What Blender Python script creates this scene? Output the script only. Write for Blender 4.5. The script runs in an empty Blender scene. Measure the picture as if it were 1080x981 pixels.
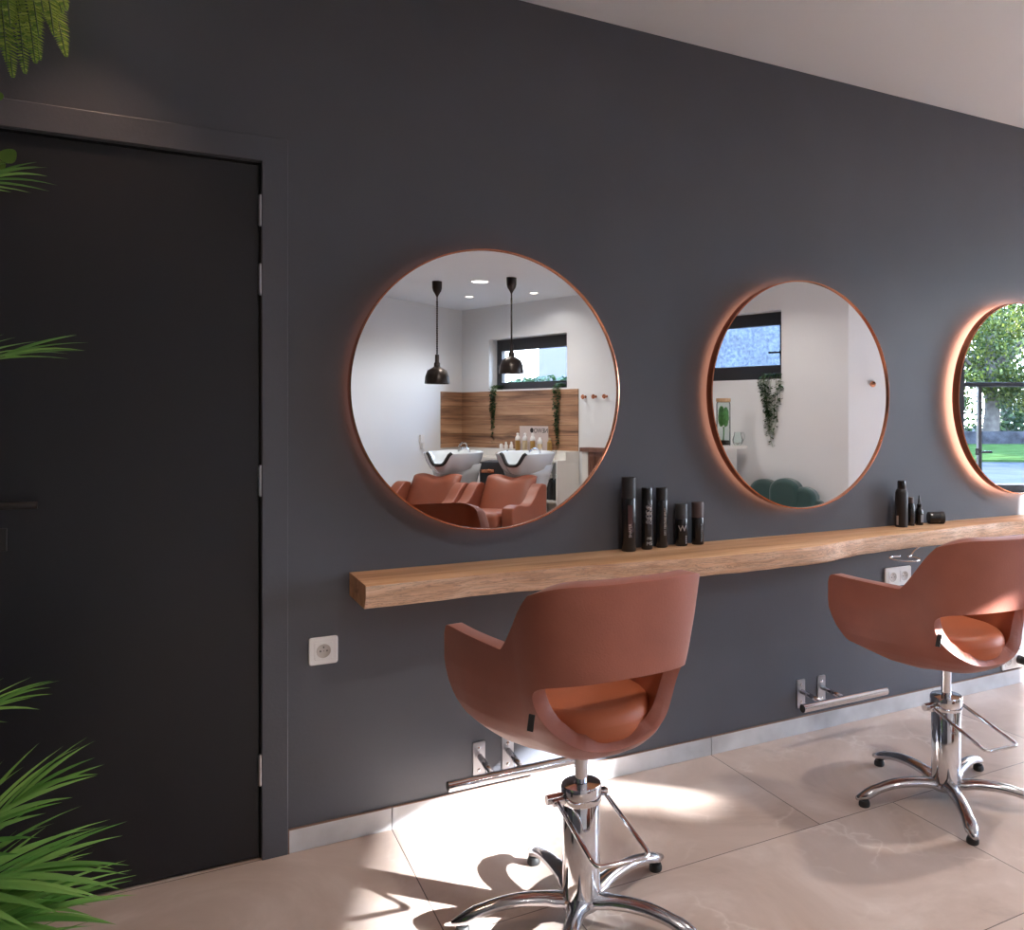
import bpy, bmesh, math, random
from mathutils import Vector, Matrix
random.seed(7)
S = bpy.context.scene
COL = S.collection
PI = math.pi
SUB = bool(0)

# ------------------------------------------------------------------ materials
def mat(name, col, rough=.5, metal=0, spec=.5, emit=None, es=0, noise=0, nscale=8, bump=0, bscale=60, coat=0, sheen=0, trans=0):
    m = bpy.data.materials.new(name); m.use_nodes = True
    nt = m.node_tree; b = nt.nodes['Principled BSDF']
    b.inputs['Base Color'].default_value = (*col, 1)
    b.inputs['Roughness'].default_value = rough
    b.inputs['Metallic'].default_value = metal
    b.inputs['Specular IOR Level'].default_value = spec
    b.inputs['Coat Weight'].default_value = coat
    b.inputs['Sheen Weight'].default_value = sheen
    b.inputs['Transmission Weight'].default_value = trans
    if emit:
        b.inputs['Emission Color'].default_value = (*emit, 1); b.inputs['Emission Strength'].default_value = es
    tc = nt.nodes.new('ShaderNodeTexCoord')
    if noise:
        n = nt.nodes.new('ShaderNodeTexNoise'); n.inputs['Scale'].default_value = nscale; n.inputs['Detail'].default_value = 6
        nt.links.new(tc.outputs['Object'], n.inputs['Vector'])
        r = nt.nodes.new('ShaderNodeValToRGB')
        r.color_ramp.elements[0].position = .3; r.color_ramp.elements[1].position = .7
        r.color_ramp.elements[0].color = (*[max(0, c*(1-noise)) for c in col], 1)
        r.color_ramp.elements[1].color = (*[min(1, c*(1+noise)) for c in col], 1)
        nt.links.new(n.outputs['Fac'], r.inputs['Fac']); nt.links.new(r.outputs['Color'], b.inputs['Base Color'])
    if bump:
        n2 = nt.nodes.new('ShaderNodeTexNoise'); n2.inputs['Scale'].default_value = bscale; n2.inputs['Detail'].default_value = 4
        nt.links.new(tc.outputs['Object'], n2.inputs['Vector'])
        bp = nt.nodes.new('ShaderNodeBump'); bp.inputs['Strength'].default_value = bump; bp.inputs['Distance'].default_value = .002
        nt.links.new(n2.outputs['Fac'], bp.inputs['Height']); nt.links.new(bp.outputs['Normal'], b.inputs['Normal'])
    return m

def N(nt, t, **kw):
    n = nt.nodes.new(t)
    for k, v in kw.items():
        if k in n.inputs: n.inputs[k].default_value = v
        else: setattr(n, k, v)
    return n

def ramp(nt, stops):
    r = nt.nodes.new('ShaderNodeValToRGB'); e = r.color_ramp.elements
    while len(e) < len(stops): e.new(.5)
    for i, (p, c) in enumerate(stops): e[i].position = p; e[i].color = (*c, 1)
    return r

def mat_floor():
    m = bpy.data.materials.new('marble_floor_tile'); m.use_nodes = True; nt = m.node_tree; L = nt.links; b = nt.nodes['Principled BSDF']
    tc = N(nt, 'ShaderNodeTexCoord')
    # per-tile offset so that the veins break at the joints
    mp = N(nt, 'ShaderNodeMapping'); mp.inputs['Location'].default_value = (-.5787+12, .617+3.06, 0)
    L.new(tc.outputs['Object'], mp.inputs['Vector'])
    br = N(nt, 'ShaderNodeTexBrick', offset=.7352, offset_frequency=2)
    br.inputs['Scale'].default_value = 1; br.inputs['Brick Width'].default_value = 1.2; br.inputs['Row Height'].default_value = .612
    br.inputs['Mortar Size'].default_value = .0016; br.inputs['Mortar Smooth'].default_value = 0
    br.inputs['Color1'].default_value = (0, 0, 0, 1); br.inputs['Color2'].default_value = (1, 1, 1, 1); br.inputs['Mortar'].default_value = (.5, .5, .5, 1)
    L.new(mp.outputs['Vector'], br.inputs['Vector'])
    off = N(nt, 'ShaderNodeVectorMath', operation='SCALE'); L.new(br.outputs['Color'], off.inputs[0]); off.inputs['Scale'].default_value = 5
    add = N(nt, 'ShaderNodeVectorMath', operation='ADD'); L.new(tc.outputs['Object'], add.inputs[0]); L.new(off.outputs[0], add.inputs[1])
    cl = N(nt, 'ShaderNodeTexNoise', Scale=1.8, Detail=7, Roughness=.62, Distortion=1.2); L.new(add.outputs[0], cl.inputs['Vector'])
    cr = ramp(nt, [(.30, (.43, .32, .26)), (.46, (.56, .435, .365)), (.56, (.60, .475, .405)), (.70, (.70, .58, .51))]); L.new(cl.outputs['Fac'], cr.inputs['Fac'])
    wrp = N(nt, 'ShaderNodeTexNoise', Scale=1.6, Detail=5, Roughness=.6); L.new(add.outputs[0], wrp.inputs['Vector'])
    ws = N(nt, 'ShaderNodeVectorMath', operation='SCALE'); L.new(wrp.outputs['Color'], ws.inputs[0]); ws.inputs['Scale'].default_value = 1.1
    wa = N(nt, 'ShaderNodeVectorMath', operation='ADD'); L.new(add.outputs[0], wa.inputs[0]); L.new(ws.outputs[0], wa.inputs[1])
    vo = N(nt, 'ShaderNodeTexVoronoi', feature='DISTANCE_TO_EDGE', Scale=2.1); L.new(wa.outputs[0], vo.inputs['Vector'])
    vr = ramp(nt, [(0, (1, 1, 1)), (.018, (.35, .35, .35)), (.05, (0, 0, 0))]); L.new(vo.outputs['Distance'], vr.inputs['Fac'])
    mk = N(nt, 'ShaderNodeTexNoise', Scale=2.2, Detail=3); L.new(add.outputs[0], mk.inputs['Vector'])
    mr = ramp(nt, [(.45, (0, 0, 0)), (.62, (1, 1, 1))]); L.new(mk.outputs['Fac'], mr.inputs['Fac'])
    mm = N(nt, 'ShaderNodeMath', operation='MULTIPLY'); L.new(vr.outputs['Color'], mm.inputs[0]); L.new(mr.outputs['Color'], mm.inputs[1])
    m2 = N(nt, 'ShaderNodeMath', operation='MULTIPLY'); L.new(mm.outputs[0], m2.inputs[0]); m2.inputs[1].default_value = .5
    mx = N(nt, 'ShaderNodeMix', data_type='RGBA'); L.new(m2.outputs[0], mx.inputs['Factor']); L.new(cr.outputs['Color'], mx.inputs['A']); mx.inputs['B'].default_value = (.86, .77, .70, 1)
    gx = N(nt, 'ShaderNodeMix', data_type='RGBA'); L.new(br.outputs['Fac'], gx.inputs['Factor']); L.new(mx.outputs['Result'], gx.inputs['A']); gx.inputs['B'].default_value = (.12, .085, .07, 1)
    L.new(gx.outputs['Result'], b.inputs['Base Color'])
    rr = N(nt, 'ShaderNodeMapRange'); rr.inputs['To Min'].default_value = .24; rr.inputs['To Max'].default_value = .36; L.new(cl.outputs['Fac'], rr.inputs['Value'])
    L.new(rr.outputs['Result'], b.inputs['Roughness'])
    bp = N(nt, 'ShaderNodeBump', Strength=.5, Distance=.001, invert=True); L.new(br.outputs['Fac'], bp.inputs['Height']); L.new(bp.outputs['Normal'], b.inputs['Normal'])
    return m

def mat_wood(name, axis='X', cols=((.26, .115, .05), (.46, .235, .115), (.62, .36, .20)), scale=3, rough=.45, planks=0):
    m = bpy.data.materials.new(name); m.use_nodes = True; nt = m.node_tree; L = nt.links; b = nt.nodes['Principled BSDF']
    tc = N(nt, 'ShaderNodeTexCoord'); mp = N(nt, 'ShaderNodeMapping')
    s = [scale*6]*3; s['XYZ'.index(axis)] = scale*.45; mp.inputs['Scale'].default_value = s
    L.new(tc.outputs['Object'], mp.inputs['Vector'])
    vec = mp.outputs['Vector']
    if planks:
        sx = N(nt, 'ShaderNodeSeparateXYZ'); L.new(tc.outputs['Object'], sx.inputs[0])
        dv = N(nt, 'ShaderNodeMath', operation='DIVIDE'); L.new(sx.outputs['Z'], dv.inputs[0]); dv.inputs[1].default_value = planks
        fl = N(nt, 'ShaderNodeMath', operation='FLOOR'); L.new(dv.outputs[0], fl.inputs[0])
        wn = N(nt, 'ShaderNodeTexWhiteNoise', noise_dimensions='1D'); L.new(fl.outputs[0], wn.inputs['W'])
        sc = N(nt, 'ShaderNodeVectorMath', operation='SCALE'); L.new(wn.outputs['Color'], sc.inputs[0]); sc.inputs['Scale'].default_value = 20
        ad = N(nt, 'ShaderNodeVectorMath', operation='ADD'); L.new(vec, ad.inputs[0]); L.new(sc.outputs[0], ad.inputs[1]); vec = ad.outputs[0]
    n = N(nt, 'ShaderNodeTexNoise', Scale=1, Detail=8, Roughness=.62, Distortion=.6); L.new(vec, n.inputs['Vector'])
    r = ramp(nt, [(.30, cols[0]), (.47, cols[1]), (.68, cols[2])]); L.new(n.outputs['Fac'], r.inputs['Fac'])
    out = r.outputs['Color']
    kn = N(nt, 'ShaderNodeTexNoise', Scale=.45, Detail=3, Distortion=1.5); L.new(vec, kn.inputs['Vector'])
    kr = ramp(nt, [(.62, (0, 0, 0)), (.72, (.7, .7, .7))]); L.new(kn.outputs['Fac'], kr.inputs['Fac'])
    kx = N(nt, 'ShaderNodeMix', data_type='RGBA'); L.new(kr.outputs['Color'], kx.inputs['Factor']); L.new(out, kx.inputs['A']); kx.inputs['B'].default_value = (*[c*.45 for c in cols[0]], 1)
    out = kx.outputs['Result']
    if planks:
        fr = N(nt, 'ShaderNodeMath', operation='FRACT'); L.new(dv.outputs[0], fr.inputs[0])
        lt = N(nt, 'ShaderNodeMath', operation='LESS_THAN'); L.new(fr.outputs[0], lt.inputs[0]); lt.inputs[1].default_value = .035
        px = N(nt, 'ShaderNodeMix', data_type='RGBA'); L.new(lt.outputs[0], px.inputs['Factor']); L.new(out, px.inputs['A']); px.inputs['B'].default_value = (.06, .03, .015, 1)
        out = px.outputs['Result']
    L.new(out, b.inputs['Base Color']); b.inputs['Roughness'].default_value = rough
    bp = N(nt, 'ShaderNodeBump', Strength=.25, Distance=.002); L.new(n.outputs['Fac'], bp.inputs['Height']); L.new(bp.outputs['Normal'], b.inputs['Normal'])
    return m

def mat_bark():
    m = mat_wood('live_edge_wood', 'X', ((.44, .22, .12), (.70, .43, .27), (.84, .62, .45)), 2.2, .6)
    nt = m.node_tree; L = nt.links; b = nt.nodes['Principled BSDF']
    src = b.inputs['Base Color'].links[0].from_socket
    tc = N(nt, 'ShaderNodeTexCoord'); mp = N(nt, 'ShaderNodeMapping'); mp.inputs['Scale'].default_value = (2.6, 16, 46); L.new(tc.outputs['Object'], mp.inputs['Vector'])
    v = N(nt, 'ShaderNodeTexNoise', Scale=1.0, Detail=7, Roughness=.7, Distortion=2.5); L.new(mp.outputs['Vector'], v.inputs['Vector'])
    r = ramp(nt, [(.455, (0, 0, 0)), (.49, (1, 1, 1)), (.525, (.1, .1, .1)), (.60, (.1, .1, .1)), (.64, (.9, .9, .9)), (.70, (0, 0, 0))]); L.new(v.outputs['Fac'], r.inputs['Fac'])
    # greyer weathering grows towards the far end of the plank
    sx = N(nt, 'ShaderNodeSeparateXYZ'); L.new(tc.outputs['Object'], sx.inputs[0])
    mr = N(nt, 'ShaderNodeMapRange'); mr.inputs['From Min'].default_value = .3; mr.inputs['From Max'].default_value = 3.2; mr.inputs['To Min'].default_value = .65; mr.inputs['To Max'].default_value = 1; L.new(sx.outputs['X'], mr.inputs['Value'])
    mu = N(nt, 'ShaderNodeMath', operation='MULTIPLY'); L.new(r.outputs['Color'], mu.inputs[0]); L.new(mr.outputs['Result'], mu.inputs[1])
    mx = N(nt, 'ShaderNodeMix', data_type='RGBA'); L.new(mu.outputs[0], mx.inputs['Factor']); L.new(src, mx.inputs['A']); mx.inputs['B'].default_value = (.15, .10, .09, 1)
    L.new(mx.outputs['Result'], b.inputs['Base Color'])
    return m

def mat_leaf(name, c1, c2, rough=.45, tl=.35):
    m = bpy.data.materials.new(name); m.use_nodes = True; nt = m.node_tree; L = nt.links; b = nt.nodes['Principled BSDF']
    g = N(nt, 'ShaderNodeNewGeometry'); r = ramp(nt, [(0, c1), (1, c2)]); L.new(g.outputs['Random Per Island'], r.inputs['Fac'])
    L.new(r.outputs['Color'], b.inputs['Base Color']); b.inputs['Roughness'].default_value = rough
    t = N(nt, 'ShaderNodeBsdfTranslucent'); L.new(r.outputs['Color'], t.inputs['Color'])
    mx = N(nt, 'ShaderNodeMixShader', Fac=tl); L.new(b.outputs[0], mx.inputs[1]); L.new(t.outputs[0], mx.inputs[2])
    L.new(mx.outputs[0], nt.nodes['Material Output'].inputs['Surface'])
    return m

def mat_glass(name, frost=0, tint=(1, 1, 1)):
    m = bpy.data.materials.new(name); m.use_nodes = True; nt = m.node_tree; L = nt.links; nt.nodes.remove(nt.nodes['Principled BSDF'])
    tr = N(nt, 'ShaderNodeBsdfTransparent'); tr.inputs['Color'].default_value = (*tint, 1)
    gl = N(nt, 'ShaderNodeBsdfGlossy', Roughness=.02); mx = N(nt, 'ShaderNodeMixShader')
    lw = N(nt, 'ShaderNodeLayerWeight', Blend=.12); L.new(lw.outputs['Fresnel'], mx.inputs[0]); L.new(tr.outputs[0], mx.inputs[1]); L.new(gl.outputs[0], mx.inputs[2])
    out = mx.outputs[0]
    if frost:
        tc = N(nt, 'ShaderNodeTexCoord')
        n = N(nt, 'ShaderNodeTexNoise', Scale=30, Detail=4, Roughness=.75); L.new(tc.outputs['Object'], n.inputs['Vector'])
        r = ramp(nt, [(.40, (.70, .76, .84)), (.60, (1, 1, 1))]); L.new(n.outputs['Fac'], r.inputs['Fac']); L.new(r.outputs['Color'], tr.inputs['Color'])
    L.new(out, nt.nodes['Material Output'].inputs['Surface'])
    return m

M = {}
M['charcoal'] = mat('charcoal_wall_paint', (.088, .093, .110), .42, noise=.05, nscale=3, bump=.15, bscale=90)
M['door'] = mat('black_door_paint', (.011, .012, .016), .38, bump=.2, bscale=70)
M['gapblack'] = mat('shadow_gap_black', (.004, .004, .004), .9)
M['white'] = mat('white_wall_paint', (.75, .76, .77), .6, bump=.1, bscale=80)
M['ceil'] = mat('white_ceiling_paint', (.74, .79, .84), .7)
M['floor'] = mat_floor()
M['skirt'] = mat('grey_marble_skirting', (.56, .57, .58), .3, noise=.22, nscale=6)
M['skirtjoint'] = mat('brown_skirting_edge', (.25, .16, .12), .6)
M['mirror'] = mat('mirror_silver', (.93, .94, .94), 0.0, 1)
M['copper'] = mat('copper_mirror_frame', (.62, .25, .14), .22, 1)
M['led1'] = mat('warm_led_dim', (1, .6, .4), .5, emit=(1, .38, .24), es=1.8)
M['led2'] = mat('warm_led_medium', (1, .6, .4), .5, emit=(1, .42, .25), es=4.5)
M['led3'] = mat('warm_led_bright', (1, .6, .4), .5, emit=(1, .45, .29), es=19)
M['shelfwood'] = mat_wood('oak_shelf_top', 'X', ((.38, .17, .075), (.62, .33, .165), (.78, .48, .27)))
M['bark'] = mat_bark()
M['leather'] = mat('rust_brown_leather', (.345, .108, .070), .48, noise=.13, nscale=5, bump=.25, bscale=220, sheen=.15)
M['seatleather'] = mat('orange_brown_seat_leather', (.50, .135, .055), .5, noise=.1, nscale=5, bump=.2, bscale=220)
M['chrome'] = mat('chrome', (.78, .78, .80), .07, 1)
M['steel'] = mat('brushed_steel', (.58, .58, .60), .28, 1)
M['darkchrome'] = mat('polished_aluminium', (.52, .51, .53), .16, 1)
M['rubber'] = mat('black_rubber', (.015, .015, .015), .6)
M['black'] = mat('black_gloss_plastic', (.012, .012, .013), .22)
M['blackmatte'] = mat('black_matte_plastic', (.02, .018, .018), .5)
M['brownplastic'] = mat('brown_black_cap', (.085, .055, .05), .5)
M['greycap'] = mat('grey_black_cap', (.04, .04, .042), .45)
M['print'] = mat('pale_label_print', (.55, .52, .50), .5)
M['redprint'] = mat('dark_red_label_print', (.05, .018, .02), .5)
M['greyprint'] = mat('grey_label_print', (.22, .22, .24), .5)
M['socket'] = mat('white_socket_plastic', (.88, .88, .87), .3)
M['sockethole'] = mat('socket_recess_grey', (.50, .47, .44), .4)
M['brass'] = mat('socket_pin_brass', (.5, .42, .3), .3, 1)
M['anth'] = mat('anthracite_window_frame', (.018, .018, .022), .4)
M['glass'] = mat_glass('clear_window_glass')
M['frost'] = mat_glass('rain_textured_window_glass', .06, (.96, .98, 1))
M['jarglass'] = mat_glass('clear_jar_glass', 0, (.93, .96, .95))
M['splash'] = mat_wood('wood_plank_splashback', 'X', ((.06, .028, .016), (.32, .165, .09), (.58, .35, .205)), 1.3, .5, planks=.119)
M['splashY'] = mat_wood('wood_plank_splashback_side', 'X', ((.06, .028, .016), (.32, .165, .09), (.58, .35, .205)), 1.3, .5, planks=.119)
M['counter'] = mat('white_laminate', (.78, .76, .72), .35)
M['ceramic'] = mat('white_glazed_ceramic', (.62, .66, .68), .12, coat=.5)
M['gold'] = mat('gold_can', (.50, .30, .10), .3, .75)
M['goldpale'] = mat('pale_gold_can', (.62, .50, .32), .35, .4)
M['whiteplastic'] = mat('white_plastic', (.80, .78, .76), .35)
M['clear'] = mat('clear_plastic_bottle', (.75, .78, .78), .15)
M['board'] = mat('pale_pink_card', (.60, .50, .47), .6)
M['ink'] = mat('black_ink', (.02, .02, .02), .6)
M['slat'] = mat_wood('red_brown_slatted_front', 'Z', ((.10, .04, .025), (.17, .075, .05), (.24, .11, .075)), 3, .5)
M['pendant'] = mat('black_bronze_lamp_shade', (.03, .022, .018), .3, .6)
M['bulb'] = mat('lamp_glow', (1, .9, .8), .5, emit=(1, .85, .7), es=2)
M['spotlit'] = mat('downlight_diffuser', (1, .9, .8), .5, emit=(1, .93, .88), es=4)
M['velvet'] = mat('dark_green_velvet', (.008, .05, .045), .7, sheen=.6, noise=.15, nscale=6)
M['cork'] = mat('cork', (.42, .26, .14), .8, noise=.2, nscale=60)
M['palmleaf'] = mat_leaf('palm_leaf', (.09, .25, .05), (.27, .50, .13))
M['fernleaf'] = mat_leaf('fern_leaf', (.10, .22, .02), (.36, .48, .07))
M['potosleaf'] = mat_leaf('round_vine_leaf', (.10, .22, .03), (.20, .36, .07))
M['trail'] = mat_leaf('trailing_plant_leaf', (.010, .045, .014), (.035, .10, .03))
M['leather2'] = mat('orange_rust_leather', (.27, .075, .038), .48, noise=.1, nscale=5, bump=.2, bscale=220)
M['stem'] = mat('green_stem', (.10, .16, .05), .5)
M['bark_tree'] = mat('grey_tree_bark', (.06, .055, .05), .9, noise=.4, nscale=3, bump=.6, bscale=8)
M['treeleaf'] = mat_leaf('yellow_green_tree_leaf', (.010, .030, .008), (.11, .13, .022), .6, .5)
M['treeleaf2'] = mat_leaf('dark_green_tree_leaf', (.008, .028, .012), (.035, .07, .022), .6, .35)
M['grass'] = mat('lawn_grass', (.024, .045, .015), 1, 0, 0, noise=.45, nscale=1.5)
M['paving'] = mat('grey_outdoor_paving', (.030, .036, .044), 1, 0, 0, noise=.25, nscale=.8)
M['stone'] = mat('grey_garden_stone', (.028, .030, .036), 1, 0, 0, noise=.5, nscale=2.2, bump=.5, bscale=6)
M['soil'] = mat('dark_potting_soil', (.03, .02, .015), .9, noise=.3, nscale=40)
M['pot'] = mat('charcoal_plant_pot', (.05, .05, .05), .6)
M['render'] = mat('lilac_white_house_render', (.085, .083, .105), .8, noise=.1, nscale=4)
M['shade'] = mat('frosted_lampshade', (.7, .7, .7), .4)

# ------------------------------------------------------------------ mesh helpers
def link(o, parent=None):
    COL.objects.link(o)
    if parent: o.parent = parent
    return o
def obj(name, bm, m, parent=None, smooth=False, mats=None, loc=None):
    me = bpy.data.meshes.new(name); bmesh.ops.recalc_face_normals(bm, faces=bm.faces[:]) if not getattr(bm, 'norecalc', 0) else None
    bm.to_mesh(me); bm.free()
    for x in (mats or [m]): me.materials.append(x)
    if smooth:
        for p in me.polygons: p.use_smooth = True
    o = bpy.data.objects.new(name, me)
    if loc: o.location = loc
    return link(o, parent)
def autosmooth(o, ang=40):
    me = o.data; bm = bmesh.new(); bm.from_mesh(me)
    for f in bm.faces: f.smooth = True
    for e in bm.edges:
        if len(e.link_faces) == 2 and e.calc_face_angle(0) > math.radians(ang): e.smooth = False
    bm.to_mesh(me); bm.free(); return o
def empty(name, loc=(0, 0, 0), rz=0):
    o = bpy.data.objects.new(name, None); o.empty_display_size = .1; o.location = loc; o.rotation_euler = (0, 0, rz); return link(o)
def tag(o, label, cat, group=None, kind=None):
    o['label'] = label; o['category'] = cat
    if group: o['group'] = group
    if kind: o['kind'] = kind
    return o
def struct(o, label=None):
    o['kind'] = 'structure'
    if label: o['label'] = label
    return o
def box(bm, x0, x1, y0, y1, z0, z1, bev=0, mi=0, mx=None, seg=2):
    r = bmesh.ops.create_cube(bm, size=1)
    vs = r['verts']
    T = Matrix.Translation(((x0+x1)/2, (y0+y1)/2, (z0+z1)/2)) @ Matrix.Diagonal((abs(x1-x0), abs(y1-y0), abs(z1-z0), 1))
    bmesh.ops.transform(bm, matrix=T, verts=vs)
    fs = list({f for v in vs for f in v.link_faces})
    if bev:
        es = list({e for v in vs for e in v.link_edges})
        r2 = bmesh.ops.bevel(bm, geom=es, offset=bev, segments=seg, affect='EDGES', profile=.5)
        fs = list({f for f in r2['faces']} | {f for f in fs if f.is_valid}); vs = list({v for f in fs for v in f.verts})
    for f in fs: f.material_index = mi
    if mx is not None: bmesh.ops.transform(bm, matrix=mx, verts=vs)
    return vs
def lathe(bm, prof, n=32, mx=None, mi=0, a0=0, a1=2*PI):
    full = abs(a1-a0-2*PI) < 1e-6; rings = []
    cnt = n if full else n+1
    for (r, z) in prof:
        if r < 1e-6: rings.append([bm.verts.new((0, 0, z))])
        else: rings.append([bm.verts.new((r*math.cos(a0+(a1-a0)*i/n), r*math.sin(a0+(a1-a0)*i/n), z)) for i in range(cnt)])
    for a, b in zip(rings, rings[1:]):
        for i in range(n):
            j = (i+1) % cnt
            try:
                if len(a) == 1 and len(b) == 1: continue
                if len(a) == 1: f = bm.faces.new((a[0], b[i], b[j]))
                elif len(b) == 1: f = bm.faces.new((a[i], b[0], a[j]))
                else: f = bm.faces.new((a[i], b[i], b[j], a[j]))
                f.material_index = mi
            except ValueError: pass
    vs = [v for r in rings for v in r]
    if mx is not None: bmesh.ops.transform(bm, matrix=mx, verts=vs)
    return vs
def tube(bm, pts, r, n=10, mi=0, cap=True, closed=False):
    pts = [Vector(p) for p in pts]; k = len(pts)
    rs = r if isinstance(r, (list, tuple)) else [r]*k
    rings = []; up = None
    for i, p in enumerate(pts):
        if closed: t = (pts[(i+1) % k]-pts[i-1])
        else: t = (pts[min(i+1, k-1)]-pts[max(i-1, 0)])
        t.normalize()
        if up is None:
            up = Vector((0, 0, 1)) if abs(t.z) < .9 else Vector((1, 0, 0))
        s = t.cross(up); s.normalize(); up = s.cross(t); up.normalize()
        rings.append([bm.verts.new(p+(s*math.cos(2*PI*j/n)+up*math.sin(2*PI*j/n))*rs[i]) for j in range(n)])
    R = range(k) if closed else range(k-1)
    for i in R:
        a, b = rings[i], rings[(i+1) % k]
        for j in range(n):
            f = bm.faces.new((a[j], a[(j+1) % n], b[(j+1) % n], b[j])); f.material_index = mi
    if cap and not closed:
        f = bm.faces.new(rings[0][::-1]); f.material_index = mi; f = bm.faces.new(rings[-1]); f.material_index = mi
    return [v for r_ in rings for v in r_]
def smoothpath(pts, n=6):
    P = [Vector(p) for p in pts]; out = []
    for i in range(len(P)-1):
        p0 = P[max(i-1, 0)]; p1 = P[i]; p2 = P[i+1]; p3 = P[min(i+2, len(P)-1)]
        for k in range(n):
            t = k/n
            out.append(.5*((2*p1)+(-p0+p2)*t+(2*p0-5*p1+4*p2-p3)*t*t+(-p0+3*p1-3*p2+p3)*t**3))
    out.append(P[-1]); return out
def prism(bm, poly, z0, z1, mx=None, mi=0):
    a = [bm.verts.new((x, y, z0)) for x, y in poly]; b = [bm.verts.new((x, y, z1)) for x, y in poly]; n = len(poly)
    fs = [bm.faces.new(a[::-1]), bm.faces.new(b)]+[bm.faces.new((a[i], a[(i+1) % n], b[(i+1) % n], b[i])) for i in range(n)]
    for f in fs: f.material_index = mi
    if mx is not None: bmesh.ops.transform(bm, matrix=mx, verts=a+b)
    return a+b
def rrect(w, h, r, n=5, cx=0, cy=0):
    out = []
    for qx, qy, a in ((1, 1, 0), (-1, 1, PI/2), (-1, -1, PI), (1, -1, 3*PI/2)):
        for i in range(n+1):
            t = a+PI/2*i/n; out.append((cx+qx*(w/2-r)+r*math.cos(t), cy+qy*(h/2-r)+r*math.sin(t)))
    return out
def bevmod(o, w=.004, seg=2, ang=35):
    m = o.modifiers.new('bevel', 'BEVEL'); m.width = w; m.segments = seg; m.limit_method = 'ANGLE'; m.angle_limit = math.radians(ang); return o
def subsurf(o, l=2):
    m = o.modifiers.new('subsurf', 'SUBSURF'); m.levels = l; m.render_levels = l; return o
TEXTN = 0
def text_bm(txt, size, depth=.0006):
    cu = bpy.data.curves.new('lettering', 'FONT'); cu.body = txt; cu.size = size; cu.extrude = depth; cu.align_x = 'CENTER'; cu.align_y = 'CENTER'
    o = bpy.data.objects.new('lettering', cu); COL.objects.link(o)
    dg = bpy.context.evaluated_depsgraph_get(); dg.update()
    me = bpy.data.meshes.new_from_object(o.evaluated_get(dg)); bm = bmesh.new(); bm.from_mesh(me)
    bpy.data.meshes.remove(me); bpy.data.objects.remove(o); bpy.data.curves.remove(cu)
    return bm

# ------------------------------------------------------------------ room plan
A0 = Vector((3.275, -8.164)); dB = Vector((.3477, .9376)); dA = Vector((-.82, .572)); C0 = Vector((5.2, -2.98)); dC = Vector((.88, .475))
HC = 2.70
XL, XR = -1.4, C0.x+dC.x*(-C0.y/dC.y)
LA = (XL-A0.x)/dA.x; PL = A0+dA*LA
plan = [(XL, 0), (XR, 0), tuple(C0), tuple(A0), tuple(PL)]
WB0 = (0, 0, 0)

def frame_mx(P0, d, inward):
    """local x along the wall, local y pointing out of the room, z up"""
    x = Vector((d.x, d.y, 0)); y = -Vector((inward.x, inward.y, 0)); z = Vector((0, 0, 1))
    m = Matrix((( x.x, y.x, 0, P0[0]), (x.y, y.y, 0, P0[1]), (0, 0, 1, 0), (0, 0, 0, 1)))
    return m
def wall(name, mx, L, H, th, holes, m, x0=0):
    xs = sorted({x0, L}|{h[0] for h in holes}|{h[1] for h in holes}); zs = sorted({0, H}|{h[2] for h in holes}|{h[3] for h in holes})
    def solid(i, j):
        if i < 0 or j < 0 or i >= len(xs)-1 or j >= len(zs)-1: return False
        cx, cz = (xs[i]+xs[i+1])/2, (zs[j]+zs[j+1])/2
        return not any(h[0] < cx < h[1] and h[2] < cz < h[3] for h in holes)
    bm = bmesh.new(); V = {}
    def v(x, y, z):
        k = (round(x, 5), round(y, 5), round(z, 5))
        if k not in V: V[k] = bm.verts.new(k)
        return V[k]
    for i in range(len(xs)-1):
        for j in range(len(zs)-1):
            if not solid(i, j): continue
            a, b, c, d = xs[i], xs[i+1], zs[j], zs[j+1]
            bm.faces.new((v(a, 0, c), v(b, 0, c), v(b, 0, d), v(a, 0, d))); bm.faces.new((v(a, th, c), v(a, th, d), v(b, th, d), v(b, th, c)))
            for (ii, jj, q) in ((i-1, j, ((a, c), (a, d))), (i+1, j, ((b, c), (b, d))), (i, j-1, ((a, c), (b, c))), (i, j+1, ((a, d), (b, d)))):
                if not solid(ii, jj):
                    (p, r), (s, t) = q; bm.faces.new((v(p, 0, r), v(s, 0, t), v(s, th, t), v(p, th, r)))
    o = obj(name, bm, m); o.matrix_world = mx
    return struct(o)

I = Matrix.Identity(4)
wall('wall_back', I, XR+.2, HC, .2, [(-.625, .205, -.001, 2.035)], M['charcoal'], XL-.2)
mB = frame_mx(A0, dB, Vector((-dB.y, dB.x))); mA = frame_mx(A0, dA, Vector((-dA.y, dA.x))*-1); mC = frame_mx(C0, dC, Vector((-dC.y, dC.x)))
LB = (C0-A0).length; LC = (Vector((XR, 0))-C0).length
W1 = (.56, 1.98, 1.635, 2.28); W2 = (3.45, 4.85, 1.65, 2.30); W3 = (.97, 5.9, .62, 2.48)
wall('wall_right', mB, LB, HC, .28, [W1, W2], M['white'])
wall('wall_far', mA, LA+.2, HC, .2, [], M['white'], -.0)
wall('wall_window', mC, LC, HC, .22, [W3], M['white'])
wall('wall_left', frame_mx((XL, 0), Vector((0, -1)), Vector((1, 0))), -PL.y+.1, HC, .2, [], M['charcoal'])
def slab(name, z0, z1, m, grow):
    c = Vector((sum(p[0] for p in plan)/5, sum(p[1] for p in plan)/5)); bm = bmesh.new()
    prism(bm, [((p[0]-c.x)*grow+c.x, (p[1]-c.y)*grow+c.y) for p in plan], z0, z1); return struct(obj(name, bm, m))
slab('floor', -.12, 0, M['floor'], 1.05)
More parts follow.
